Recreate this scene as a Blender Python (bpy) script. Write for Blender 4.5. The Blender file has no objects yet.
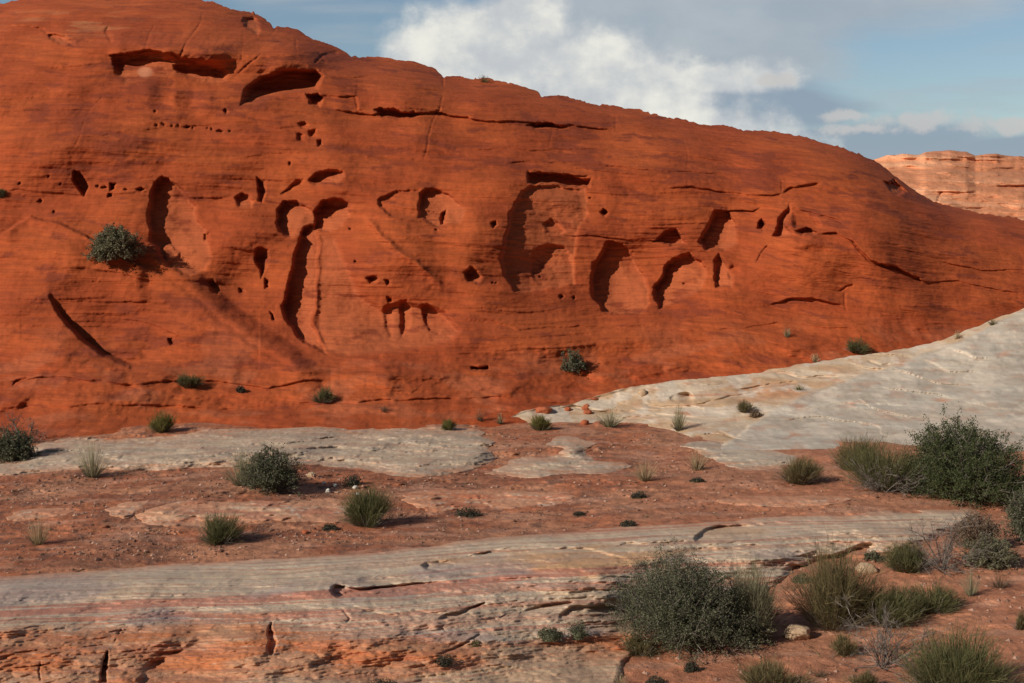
import bpy, math, random
import numpy as np
R = math.radians
sc = bpy.context.scene
C = sc.collection
W, HH, F = 1024.0, 683.0, 1280.0
CAMH = 4.0
PITCH = math.atan(111.5 / F)

# ------------------------------------------------------------ camera
cam = bpy.data.cameras.new('camera')
cam.lens = 45.0; cam.sensor_width = 36.0; cam.clip_end = 20000; cam.clip_start = .1
co = bpy.data.objects.new('camera', cam); C.objects.link(co)
co.location = (0, 0, CAMH); co.rotation_euler = (R(90) - PITCH, 0, 0)
sc.camera = co

# ------------------------------------------------------------ light
SUN_EL = R(29)
SUN_AZ = R(55)          # light travels towards +x, +y : 55 degrees off the view axis
trav = (math.sin(SUN_AZ) * math.cos(SUN_EL), math.cos(SUN_AZ) * math.cos(SUN_EL), -math.sin(SUN_EL))
sl = bpy.data.lights.new('sun', 'SUN'); sl.energy = 4.7; sl.angle = R(.5); sl.color = (1, .93, .82)
so = bpy.data.objects.new('sun', sl); C.objects.link(so)
from mathutils import Vector
so.rotation_euler = Vector(trav).to_track_quat('-Z', 'Y').to_euler()
sc.view_settings.view_transform = 'Standard'; sc.view_settings.look = 'None'
sc.view_settings.exposure = -.12; sc.view_settings.gamma = 1

# ------------------------------------------------------------ world : nishita sky and clouds
wd = bpy.data.worlds.new('World'); sc.world = wd; wd.use_nodes = True
nt = wd.node_tree; N = nt.nodes; L = nt.links
for n in list(N): N.remove(n)
def nd(t, **k):
    n = N.new(t)
    for a, b in k.items(): setattr(n, a, b)
    return n
def setin(i, v):
    if hasattr(v, 'is_linked') or isinstance(v, bpy.types.NodeSocket): L.new(v, i)
    else: i.default_value = v
def mth(op, a, b=0.0, c=0.0, clamp=False):
    n = nd('ShaderNodeMath', operation=op, use_clamp=clamp)
    setin(n.inputs[0], a); setin(n.inputs[1], b); setin(n.inputs[2], c)
    return n.outputs[0]
def mixc(f, a, b):
    n = nd('ShaderNodeMix', data_type='RGBA')
    setin(n.inputs[0], f); setin(n.inputs[6], a); setin(n.inputs[7], b)
    return n.outputs[2]
sky = nd('ShaderNodeTexSky', sky_type='NISHITA'); sky.sun_disc = False
sky.sun_elevation = SUN_EL
sky.sun_rotation = math.atan2(-trav[0], -trav[1])
sky.air_density = 1.1; sky.dust_density = .6; sky.ozone_density = 1.5; sky.altitude = 600
tc = nd('ShaderNodeTexCoord')
sp = nd('ShaderNodeSeparateXYZ'); L.new(tc.outputs['Generated'], sp.inputs[0])
yy = mth('MAXIMUM', mth('ABSOLUTE', sp.outputs[1]), .12)
U = mth('MULTIPLY', mth('DIVIDE', sp.outputs[0], yy), 1.28)     # azimuth, 1 unit = 1000 px of the photo
V = mth('MULTIPLY', mth('DIVIDE', sp.outputs[2], yy), 1.28)     # elevation
cv = nd('ShaderNodeCombineXYZ'); L.new(U, cv.inputs[0]); L.new(V, cv.inputs[1])
def noi(scale, detail, rough, sx=1, sy=1, off=0, dist=0):
    m = nd('ShaderNodeMapping'); L.new(cv.outputs[0], m.inputs[0])
    m.inputs['Scale'].default_value = (sx, sy, 1); m.inputs['Location'].default_value = (off, off * .7, off)
    n = nd('ShaderNodeTexNoise'); L.new(m.outputs[0], n.inputs['Vector'])
    n.inputs['Scale'].default_value = scale; n.inputs['Detail'].default_value = detail
    n.inputs['Roughness'].default_value = rough; n.inputs['Distortion'].default_value = dist
    return n.outputs[0]
def blob(px, py, rx, ry, rot=0.0):
    cu, cvv = (px - 512) / 1000, (230 - py) / 1000
    du = mth('SUBTRACT', U, cu); dv = mth('SUBTRACT', V, cvv)
    ca, sa = math.cos(rot), math.sin(rot)
    a = mth('MULTIPLY', mth('ADD', mth('MULTIPLY', du, ca), mth('MULTIPLY', dv, sa)), 1000 / rx)
    b = mth('MULTIPLY', mth('ADD', mth('MULTIPLY', du, -sa), mth('MULTIPLY', dv, ca)), 1000 / ry)
    return mth('SUBTRACT', 1.0, mth('SQRT', mth('ADD', mth('MULTIPLY', a, a), mth('MULTIPLY', b, b))))
def mx(*a):
    r = a[0]
    for b in a[1:]: r = mth('MAXIMUM', r, b)
    return r
def ss(v, lo, hi):
    n = nd('ShaderNodeMapRange', interpolation_type='SMOOTHSTEP')
    setin(n.inputs[0], v); n.inputs[1].default_value = lo; n.inputs[2].default_value = hi
    return n.outputs[0]
fine = noi(13, 10, .52); big = noi(5, 6, .55, 1, 1.8, 3.1); streak = noi(3.2, 7, .55, 1, 6, 7.3, .3); puff = noi(30, 8, .6, 1, 1.2, 9.0)
skyc = mixc(1.0, sky.outputs[0], sky.outputs[0])
bs = nd('ShaderNodeMix', data_type='RGBA', blend_type='MULTIPLY'); bs.inputs[0].default_value = 1
L.new(sky.outputs[0], bs.inputs[6]); bs.inputs[7].default_value = (1.62, 1.70, 1.76, 1)
skyc = bs.outputs[2]
# values below are divided by the strength of the background
ST = .050
def k(r, g, b): return (r / ST, g / ST, b / ST, 1)
# thin veil and streaks
veil = mth('MULTIPLY', ss(streak, .45, .7), .6)
c1 = mixc(veil, skyc, k(.44, .50, .55))
# wide grey sheet at the top centre running down to the right
sheet = mx(blob(690, 20, 230, 95, .12), blob(600, 60, 260, 80, .15), blob(860, -60, 330, 110, .05), blob(300, -20, 130, 34, .05))
sheet = ss(mth('ADD', sheet, mth('MULTIPLY', mth('SUBTRACT', streak, .5), .9)), -.05, .42)
c2 = mixc(mth('MULTIPLY', sheet, .8), c1, mixc(ss(big, .35, .65), k(.40, .46, .52), k(.52, .56, .59)))
# dark low bank on the right
bank = mx(blob(840, 145, 250, 34, .03), blob(760, 105, 150, 38, -.2), blob(1080, 150, 260, 24))
bank = ss(mth('ADD', bank, mth('MULTIPLY', mth('SUBTRACT', streak, .5), .8)), .0, .5)
c3 = mixc(mth('MULTIPLY', bank, .85), c2, k(.29, .365, .46))
# bright cumulus
cum = mx(blob(500, 60, 120, 62, 0), blob(600, 80, 170, 52, -.22), blob(720, 82, 80, 20, .05), blob(430, 60, 55, 36), blob(640, 110, 190, 30, -.2), blob(520, 22, 60, 32))
cum = ss(mth('ADD', cum, mth('ADD', mth('MULTIPLY', mth('SUBTRACT', fine, .5), 1.3), mth('MULTIPLY', mth('SUBTRACT', puff, .5), .8))), -.18, .50)
shade = ss(mth('ADD', mth('MULTIPLY', mth('SUBTRACT', big, .5), 1.5), mth('ADD', mth('MULTIPLY', mth('SUBTRACT', puff, .5), .9), mth('MULTIPLY', mth('SUBTRACT', fine, .5), 1.2))), -.28, .42)
c4 = mixc(cum, c3, mixc(shade, k(.58, .61, .64), k(.92, .91, .83)))
# small cumuli low on the right
sm = mx(blob(845, 118, 45, 9), blob(905, 122, 75, 13), blob(1000, 126, 90, 12), blob(860, 130, 60, 8), blob(1120, 120, 80, 18), blob(770, 82, 25, 12))
sm = ss(mth('ADD', sm, mth('ADD', mth('MULTIPLY', mth('SUBTRACT', fine, .5), 1.6), mth('MULTIPLY', mth('SUBTRACT', puff, .5), 2.6))), .1, .75)
c5 = mixc(mth('MULTIPLY', sm, .8), c4, k(.60, .59, .58))
# the southern half of the sky, behind the camera, is left clear and dimmed to deepen the shadows
bs2 = nd('ShaderNodeMix', data_type='RGBA', blend_type='MULTIPLY'); bs2.inputs[0].default_value = 1
L.new(sky.outputs[0], bs2.inputs[6]); bs2.inputs[7].default_value = (.55, .55, .58, 1)
c6 = mixc(ss(sp.outputs[1], -.25, .10), bs2.outputs[2], c5)
bg = nd('ShaderNodeBackground'); L.new(c6, bg.inputs[0]); bg.inputs[1].default_value = ST
wo = nd('ShaderNodeOutputWorld'); L.new(bg.outputs[0], wo.inputs[0])

# ------------------------------------------------------------ numpy helpers
def sstep(x, a, b):
    t = np.clip((x - a) / (b - a + 1e-12), 0, 1); return t * t * (3 - 2 * t)
_rng = np.random.RandomState(7)
_perm = np.concatenate([_rng.permutation(1024)] * 2)
_ang = _rng.rand(1024) * 2 * np.pi
_gx, _gy = np.cos(_ang), np.sin(_ang)
def pnoise(x, y, seed=0):
    x = x + seed * 37.31; y = y + seed * 91.17
    xi = np.floor(x).astype(np.int64); yi = np.floor(y).astype(np.int64)
    xf = x - xi; yf = y - yi
    u = xf**3 * (xf * (xf * 6 - 15) + 10); v = yf**3 * (yf * (yf * 6 - 15) + 10)
    def g(ix, iy, dx, dy):
        h = _perm[(_perm[ix & 1023] + iy) & 1023]
        return _gx[h] * dx + _gy[h] * dy
    a = g(xi, yi, xf, yf); b = g(xi + 1, yi, xf - 1, yf)
    c = g(xi, yi + 1, xf, yf - 1); d = g(xi + 1, yi + 1, xf - 1, yf - 1)
    return (a + u * (b - a)) * (1 - v) + (c + u * (d - c)) * v
def fbm(x, y, seed=0, octv=4, gain=.5, lac=2.03):
    s = 0; a = 1
    for i in range(octv):
        s = s + a * pnoise(x, y, seed + i * 3); x = x * lac; y = y * lac; a *= gain
    return s * 1.5
def sdf(P, X, Y):
    """signed distance to polygon, positive inside"""
    P = np.array(P, float); n = len(P)
    d = np.full(X.shape, 1e18); ins = np.zeros(X.shape, bool)
    for i in range(n):
        ax, ay = P[i]; bx, by = P[(i + 1) % n]
        ex, ey = bx - ax, by - ay; wx, wy = X - ax, Y - ay
        t = np.clip((wx * ex + wy * ey) / (ex * ex + ey * ey + 1e-12), 0, 1)
        d = np.minimum(d, (wx - t * ex)**2 + (wy - t * ey)**2)
        cond = ((ay > Y) != (by > Y))
        xc = (bx - ax) * (Y - ay) / ((by - ay) if by != ay else 1e-9) + ax
        ins ^= cond & (X < xc)
    d = np.sqrt(d); return np.where(ins, d, -d)
def smooth_poly(P, it=2):
    P = np.array(P, float)
    for _ in range(it):
        Q = np.roll(P, -1, 0)
        P = np.stack([P * .75 + Q * .25, P * .25 + Q * .75], 1).reshape(-1, 2)
    return P
def linedist(Pl, X, Y):
    d = np.full(X.shape, 1e18); tt = np.zeros(X.shape); n = len(Pl) - 1
    for i in range(n):
        ax, ay = Pl[i]; bx, by = Pl[i + 1]; ex, ey = bx - ax, by - ay
        wx, wy = X - ax, Y - ay
        t = np.clip((wx * ex + wy * ey) / (ex * ex + ey * ey + 1e-12), 0, 1)
        q = (wx - t * ex)**2 + (wy - t * ey)**2
        m = q < d; d = np.where(m, q, d); tt = np.where(m, (i + t) / n, tt)
    return np.sqrt(d), tt
def box(P, X, Y, m):
    P = np.array(P, float)
    return (X > P[:, 0].min() - m) & (X < P[:, 0].max() + m) & (Y > P[:, 1].min() - m) & (Y < P[:, 1].max() + m)
cT, sT = math.cos(PITCH), math.sin(PITCH)
def ray(px, py):
    a = (px - W / 2) / F; b = (HH / 2 - py) / F
    dy = cT + b * sT; dz = -sT + b * cT
    return a / dy, -dz / dy           # x per metre of y, fall per metre of y
def plane_D(px, py, H):
    return (CAMH - H) / np.maximum(ray(px, py)[1], 1e-4)
def to_world(px, py, D):
    a, s = ray(px, py); return a * D, D, CAMH - s * D
def ip(x, pts):
    p = np.array(pts, float); return np.interp(x, p[:, 0], p[:, 1])

# ------------------------------------------------------------ ground
def ground_H(px, py):
    D = plane_D(px, py, 0); x, y, _ = to_world(px, py, D)
    fade = sstep(y, 200, 60)
    h = .10 * fbm(x * .22, y * .22, 5, 3) + .022 * fbm(x * 1.2, y * 1.2, 8, 4) * fade
    h = h + .012 * np.abs(fbm(x * 5, y * 5, 11, 3)) * fade
    # lumpy crust in the middle left
    m = sstep(py, 455, 480) * sstep(py, 575, 550) * sstep(px, 760, 500)
    h = h + m * .012 * np.maximum(0, fbm(x * 3.2, y * 4.5, 21, 4))
    # sand heaped up on the right foreground, falling towards the ledge
    h = h + .22 * sstep(px, 740, 1050) * sstep(py, 500, 560)
    return h
def ground_D(px, py): return plane_D(px, py, ground_H(px, py))

# ------------------------------------------------------------ the red hill
RIDGE = [(-1500, 225), (-700, 165), (-300, 75), (-120, 22), (0, 4), (20, 0), (60, -5), (150, -5), (200, 0), (240, 10), (256, 16), (274, 26), (300, 30), (314, 40), (336, 47), (351, 56), (385, 58), (417, 63), (436, 70), (444, 77), (481, 79), (512, 83), (538, 91), (542, 95), (554, 94), (589, 103), (640, 111), (650, 114), (705, 124), (768, 132), (807, 138), (848, 150), (874, 160), (906, 186), (942, 206), (974, 212), (1024, 220), (1100, 232), (1300, 245), (1700, 262), (2600, 270)]
BASE = [(-1500, 445), (0, 448), (500, 436), (600, 415), (700, 400), (850, 382), (1024, 350), (1200, 335), (2600, 330)]
ZB = [(-1500, -.1), (500, -.12), (600, 0), (700, .33), (850, .7), (1024, 1.15), (1200, 1.4), (2600, 1.5)]
DR = [(-1500, 46), (0, 41), (300, 39.5), (512, 38.5), (768, 38), (900, 37), (1024, 37), (1300, 40), (2600, 46)]
_t = np.array([-.3, 0, .045, .09, .2, .32, .43, .55, .68, .80, .90, .96, 1.0, 1.2])
_p = np.array([-.45, 0, .085, .15, .255, .335, .385, .44, .51, .60, .72, .84, 1.0, 2.0])
_tt = np.linspace(-.3, 1.2, 600); _pp = np.interp(_tt, _t, _p)
_k = np.exp(-np.linspace(-2, 2, 31)**2); _k /= _k.sum()
_pp[15:-15] = np.convolve(_pp, _k, 'valid'); _pp -= np.interp(0, _tt, _pp)

# cavities : polygon (photo pixels), depth m, edge width px, ramp direction (towards which it gets shallower), ramp share
CAV = [
 ([(150,200),(153,184),(159,174),(168,176),(181,187),(194,205),(206,232),(214,256),(205,272),(188,276),(170,267),(158,256),(150,238),(148,215)], .42, 3, (1,.35), .9),
 ([(72,171),(79,173),(90,187),(87,196),(79,191),(73,182)], .5, 2.5, (0,1), .3),
 ([(109,182),(116,183),(117,189),(111,191)], .35, 2, (1,0), .2),
 ([(109,194),(114,194),(115,199),(110,199)], .3, 2, (1,0), .2),
 ([(136,189),(141,187),(146,190),(141,193)], .25, 2, (1,0), .4),
 ([(111,56),(128,52),(160,51),(185,57),(212,63),(230,70),(228,80),(218,87),(200,84),(175,78),(140,82),(124,86),(116,78)], .5, 6, (0,1), .85),
 ([(172,63),(198,64),(226,72),(228,82),(218,86),(196,82),(180,76)], .35, 5, (0,1), .7),
 ([(239,106),(244,88),(260,77),(285,69),(316,69),(324,76),(318,90),(300,93),(275,97),(252,107)], 1.0, 7, (0,1), .6),
 ([(308,93),(320,91),(325,99),(318,108),(309,105)], .6, 3, (0,1), .4),
 ([(372,110),(392,107),(416,111),(422,115),(404,119),(382,117)], .6, 3, (0,1), .3),
 ([(524,124),(545,123),(568,127),(560,129),(535,128)], .4, 2, (0,1), .1),
 ([(309,181),(315,173),(332,168),(343,170),(347,178),(336,184),(318,186)], .5, 4, (.6,1), .8),
 ([(281,196),(296,181),(306,178),(302,186),(288,194)], .18, 3, (1,1), .8),
 ([(276,222),(277,208),(285,201),(297,201),(306,206),(316,211),(318,222),(306,236),(290,236),(281,231)], .45, 4, (1,.2), .9),
 ([(314,212),(322,202),(336,197),(347,203),(352,214),(345,226),(330,232),(316,230)], .55, 4, (.8,1), .7),
 ([(303,228),(318,222),(318,260),(316,300),(313,325),(318,340),(330,355),(316,350),(299,338),(285,320),(281,304),(287,286),(293,262),(299,240)], .55, 5, (1,0), .65),
 ([(318,232),(336,236),(353,275),(362,293),(383,308),(388,303),(403,300),(420,304),(428,303),(446,311),(462,332),(452,342),(420,350),(385,355),(345,358),(322,352),(314,330)], .36, 6, (-1,-.6), .8),
 ([(381,308),(388,303),(394,312),(398,330),(391,340),(384,326)], .12, 4, (1,0), .8),
 ([(399,300),(406,299),(412,306),(411,326),(403,338),(399,320)], .22, 3, (1,0), .8),
 ([(423,305),(430,303),(444,309),(452,322),(440,336),(428,330),(424,318)], .20, 3, (1,.3), .9),
 ([(255,252),(259,247),(269,249),(271,258),(264,268),(260,280),(255,266)], .45, 3, (1,.2), .6),
 ([(264,279),(269,279),(270,287),(266,289)], .3, 2, (1,0), .2),
 ([(269,310),(274,313),(277,321),(271,319)], .3, 2, (1,0), .2),
 ([(257,176),(264,180),(267,192),(263,202),(257,200)], .4, 3, (1,0), .5),
 ([(233,196),(241,193),(253,200),(250,208),(238,206)], .3, 2.5, (0,1), .5),
 ([(365,277),(372,275),(379,280),(374,285),(368,284)], .35, 2.5, (1,.5), .5),
 ([(384,281),(389,280),(391,284),(387,287)], .25, 2, (1,0), .3),
 ([(384,298),(390,298),(393,302),(386,303)], .2, 2, (1,0), .3),
 ([(377,200),(384,195),(400,189),(420,187),(424,200),(420,216),(400,219),(386,216),(379,209)], .22, 3, (1,0), .7),
 ([(419,192),(425,188),(440,191),(454,197),(467,208),(460,222),(436,225),(420,218),(417,205)], .36, 3, (1,.7), .5),
 ([(441,213),(446,209),(449,216),(447,224),(442,222)], .3, 2.5, (1,0), .3),
 ([(464,270),(470,265),(477,268),(481,276),(477,285),(468,281)], .42, 3, (1,.6), .8),
 ([(490,222),(495,220),(498,225),(492,228)], .3, 2, (1,0), .3),
 ([(526,172),(545,171),(592,178),(590,187),(560,186),(538,184),(528,182)], .8, 3, (0,1), .3),
 ([(520,191),(533,184),(560,186),(586,187),(588,215),(577,236),(574,285),(545,291),(516,294),(505,278),(499,257),(504,238),(509,215),(515,203)], .27, 4, (1,.1), .45),
 ([(541,224),(549,218),(560,220),(568,230),(560,236),(546,234)], .16, 3, (0,1), .8),
 ([(528,263),(534,249),(547,243),(561,245),(572,253),(574,270),(570,286),(545,290),(534,282)], .17, 3, (.3,1), .9),
 ([(599,212),(604,207),(609,213),(604,218)], .4, 2.5, (0,1), .3),
 ([(600,250),(608,242),(622,243),(632,253),(640,270),(650,288),(652,303),(640,314),(618,316),(602,312),(592,298),(589,275),(592,262)], .48, 3.5, (1,.25), .5),
 ([(654,242),(663,232),(674,229),(683,236),(688,244),(672,248)], .6, 3, (0,1), .2),
 ([(654,286),(662,272),(669,262),(680,256),(690,252),(702,261),(708,276),(700,291),(682,300),(668,306),(659,310),(656,298)], .48, 3.5, (1,.6), .6),
 ([(700,240),(706,224),(714,211),(731,211),(739,224),(740,244),(722,252),(706,250)], .5, 3.5, (1,.5), .6),
 ([(712,262),(718,255),(728,264),(736,276),(732,289),(716,288)], .36, 3, (1,.2), .8),
 ([(757,224),(762,220),(767,226),(763,232),(758,230)], .5, 2.5, (0,1), .2),
 ([(773,236),(779,216),(790,204),(792,212),(788,226),(795,234),(784,238)], .5, 4, (1,0), .5),
 ([(789,209),(802,208),(818,214),(823,228),(810,234),(795,229)], .25, 5, (0,-1), .7),
 ([(795,230),(806,229),(819,233),(813,237),(800,236)], .5, 2.5, (0,1), .2),
 ([(884,180),(893,179),(903,186),(908,193),(898,194),(889,188)], .7, 3, (0,1), .2),
 ([(168,337),(173,336),(175,344),(171,346)], .25, 2, (1,0), .2),
 ([(471,366),(488,366),(489,369),(472,369)], .35, 1.6, (0,1), .1),
 ([(299,124),(305,121),(309,126),(304,131)], .2, 2, (1,.5), .6),
 ([(308,131),(316,129),(318,136),(311,138)], .2, 2, (1,.5), .6),
 ([(317,139),(322,138),(323,144),(318,145)], .25, 2, (1,.5), .3),
 ([(298,134),(306,135),(305,145),(299,142)], .16, 2, (1,.5), .6),
 ([(160,246),(170,244),(182,252),(180,262),(166,264)], -.10, 3, (1,0), .1),
 ([(204,236),(210,234),(211,243),(205,242)], .16, 2, (1,0), .3),
 ([(206,282),(214,278),(221,288),(216,296),(209,292)], .2, 4, (1,0), .7),
 ([(238,288),(243,289),(242,294),(238,293)], .25, 2, (1,0), .3),
 ([(48,35),(66,34),(76,42),(76,47),(62,44),(50,40)], .22, 2.5, (0,1), .4),
 ([(104,28),(108,24),(114,40),(110,44)], .1, 2, (1,0), .4),
 ([(240,18),(252,14),(262,24),(258,36),(246,30)], .4, 4, (1,0), .6),
 ([(728,268),(734,262),(745,270),(740,280),(730,280)], .12, 4, (1,.3), .8),
]
for (x, y, r) in [(157,125,1.4),(163,124,1.5),(171,125,1.4),(186,126,2.2),(191,127,1.2),(209,128,1.4),(214,129,1.3),(221,130,2.6),(229,131,1.3),(226,111,2.6),(157,112,1.6),(178,124,1.2),(99,187,1.5),(103,188,1.2),(105,187,1.6),(126,190,1.4),(40,202,2.6),(54,212,1.8),(291,164,1.6),(356,263,1.4),(716,281,1.5),(684,283,1.2),(493,282,1.2),(497,283,1),(575,298,2),(540,276,1.3),(560,297,2.2),(436,228,1.2),(350,229,1.4),(590,200,1.2),(137,265,1.3),(243,292,1.5),(48,176,1.4),(60,184,1.3),(20,184,1.4)]:
    CAV.append(([(x - r * 1.2, y), (x, y - r), (x + r * 1.3, y - .2), (x + .3, y + r)], .22, 1.6, (1, 0), .1))
def _ext(p): return max(q[0] for q in p) - min(q[0] for q in p), max(q[1] for q in p) - min(q[1] for q in p)
CAV = [(np.array(p, float), d * (.80 if (_ext(p)[0] * _ext(p)[1] > 500 and p[0][1] > 125) else 1.0), w, v, s) for p, d, w, v, s in CAV]
BUMP = [(288, 55, 42, 19, -.95), (205, 54, 34, 13, -.6), (150, 48, 48, 11, -.45), (794, 244, 12, 7, -.20), (813, 243, 13, 6, -.16), (385, 84, 62, 24, -.22), (175, 98, 6, 16, -.08), (192, 98, 5, 14, .06), (206, 98, 7, 15, -.08), (150, 96, 8, 14, -.06),
 (312, 285, 6, 52, -.07), (235, 285, 34, 45, .22), (298, 222, 9, 14, -.14), (250, 225, 25, 20, -.15), (405, 208, 16, 14, .08), (548, 262, 14, 16, .10), (625, 268, 9, 20, -.06), (640, 296, 12, 14, -.08), (690, 274, 10, 10, -.08), (560, 200, 20, 14, -.05), (680, 212, 30, 12, -.12), (740, 300, 40, 12, -.12), (120, 380, 90, 10, -.18), (560, 345, 80, 9, -.14), (420, 372, 60, 9, -.14), (250, 395, 60, 7, -.14), (760, 345, 60, 10, -.14), (900, 310, 50, 12, -.15), (660, 362, 50, 6, -.12),
 (215, 350, 55, 24, -.34), (60, 248, 60, 24, -.30), (252, 292, 42, 46, .30), (182, 228, 30, 44, .22), (545, 240, 58, 62, .26), (645, 268, 72, 46, .22), (468, 236, 26, 56, -.26), (395, 262, 44, 26, -.20), (392, 318, 70, 34, .24), (425, 205, 48, 26, .20), (722, 240, 36, 40, .18), (815, 262, 60, 30, -.22), (300, 190, 40, 22, .16), (350, 375, 90, 14, -.20), (620, 335, 120, 13, -.18), (90, 400, 100, 12, -.18), (90, 140, 90, 34, -.22), (400, 150, 90, 22, -.16), (640, 170, 110, 22, -.16), (880, 240, 60, 24, -.18)]

# cracks : polyline, half width px, depth m, step m (material above stands proud by step), decay px
CRK = [
 ([(0,29),(20,26),(42,28),(50,33)], 1.4, .14, .10, 22),
 ([(50,35),(62,37),(76,47)], 1.6, .2, .10, 14),
 ([(108,56),(125,53),(150,50),(172,53),(181,58)], 1.6, .3, .22, 26),
 ([(120,62),(150,58),(178,62)], 1.3, .2, .05, 8),
 ([(178,58),(186,46),(196,30),(205,12)], 1.2, .14, 0, 1),
 ([(144,52),(149,34),(154,25)], 1.0, .07, 0, 1),
 ([(228,82),(240,74),(252,60),(270,44),(290,40),(316,50),(326,60),(322,74)], 1.3, .12, .0, 10),
 ([(316,62),(322,54),(336,52)], 1.6, .3, .0, 10),
 ([(296,39),(295,52),(322,56)], 1.2, .15, .0, 10),
 ([(270,36),(274,28)], 1.2, .15, .0, 10),
 ([(310,95),(335,96),(356,98),(358,110),(372,113)], 1.2, .16, .10, 18),
 ([(326,108),(356,113),(375,114),(430,113),(460,117),(490,120),(520,123),(570,128),(612,130)], 1.2, .17, .15, 30),
 ([(444,77),(443,92),(438,110),(434,114)], 1.1, .22, 0, 1),
 ([(434,114),(430,135),(424,160),(418,175)], .9, .07, 0, 1),
 ([(324,79),(360,76),(400,78),(430,82)], .9, .06, .05, 10),
 ([(570,128),(572,112),(578,104)], .8, .05, 0, 1),
 ([(615,131),(616,110)], .8, .05, 0, 1),
 ([(526,171),(556,172),(590,178)], 1.0, .1, .10, 12),
 ([(562,235),(600,237),(640,240),(655,242)], .9, .12, .07, 14),
 ([(668,188),(690,187),(705,190),(730,193),(770,196),(784,195)], 1.0, .12, .07, 16),
 ([(712,211),(735,211),(752,212),(760,207)], 1.1, .2, .10, 12),
 ([(783,195),(792,188),(806,184),(817,184)], 1.7, .24, .10, 14),
 ([(781,195),(781,178)], .8, .07, 0, 1),
 ([(790,208),(812,212),(830,217),(842,224)], 1.3, .15, .08, 12),
 ([(819,234),(835,234),(852,243),(862,253),(869,262),(878,266),(897,268)], 1.4, .24, .14, 22),
 ([(876,266),(897,269),(912,276),(934,286)], 2.0, .35, .12, 16),
 ([(756,262),(764,250),(774,240),(778,232)], 1.0, .12, 0, 1),
 ([(774,250),(790,262),(798,268)], .8, .07, 0, 1),
 ([(838,292),(845,287),(852,285)], 1.2, .14, 0, 1),
 ([(843,294),(845,312)], .8, .1, 0, 1),
 ([(770,306),(790,298),(812,298),(830,304),(843,308)], 1.5, .08, .14, 14),
 ([(0,238),(15,225),(30,214),(60,222),(95,242),(120,258),(150,266)], 1.6, .02, -.26, 30),
 ([(300,352),(306,362),(300,372)], 1.2, .15, 0, 1),
 ([(0,190),(40,192),(90,196),(140,194),(150,194)], .9, .07, .04, 8),
 ([(160,194),(200,198),(236,196)], .9, .10, .05, 8),
 ([(0,382),(60,378),(120,384),(200,380),(270,388),(330,380)], 1.2, .08, .09, 14),
 ([(14,386),(18,380),(28,378)], 1.3, .15, 0, 1),
 ([(40,268),(90,270),(150,280),(170,290)], .9, .05, .05, 12),
 ([(120,316),(160,330),(178,338),(210,350)], 1.1, .08, .07, 10),
 ([(242,342),(248,335),(252,332)], .8, .07, 0, 1),
 ([(480,318),(520,330),(600,326),(700,330),(780,324),(860,330)], 1.2, .04, .05, 14),
 ([(360,382),(390,392),(410,394),(424,384)], .9, .07, .04, 10),
 ([(70,138),(130,130),(230,124),(320,130)], .8, .04, .03, 10),
 ([(440,150),(520,150),(620,148),(700,158),(790,172)], .8, .05, .04, 10),
 ([(500,165),(540,160),(640,168),(720,176),(780,180)], .8, .05, .04, 10),
 ([(74,150),(86,118),(96,104),(104,96)], .8, .05, 0, 1),
 ([(240,62),(242,30),(238,12)], .8, .05, 0, 1),
 ([(551,160),(552,120),(560,100)], .7, .03, 0, 1),
 ([(686,190),(688,150),(684,134)], .7, .03, 0, 1),
 ([(0,410),(100,404),(230,408),(340,402),(430,400),(520,396)], 1.1, .05, .07, 12),
 ([(920,285),(960,282),(1024,296)], .9, .07, .05, 12),
 ([(940,262),(990,270),(1040,272)], .9, .06, .05, 12),
]
_lx = np.arange(-1700, 2800, 4.0)
def _lut(p, w):
    k_ = np.exp(-np.linspace(-2.2, 2.2, 2 * w + 1)**2); k_ /= k_.sum()
    v_ = ip(_lx, p); return np.convolve(np.pad(v_, w, mode='edge'), k_, 'valid')
_LR, _LB, _LZ, _LD = _lut(RIDGE, 12), _lut(BASE, 30), _lut(ZB, 30), _lut(DR, 40)
def hill_base(px, py):
    rr = np.interp(px, _lx, _LR); bb = np.interp(px, _lx, _LB)
    t = (bb - py) / (bb - rr)
    Db = (CAMH - np.interp(px, _lx, _LZ)) / ray(px, bb)[1]
    prof = np.interp(t, _tt, _pp)
    return Db + (np.interp(px, _lx, _LD) - Db) * prof, t
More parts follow.
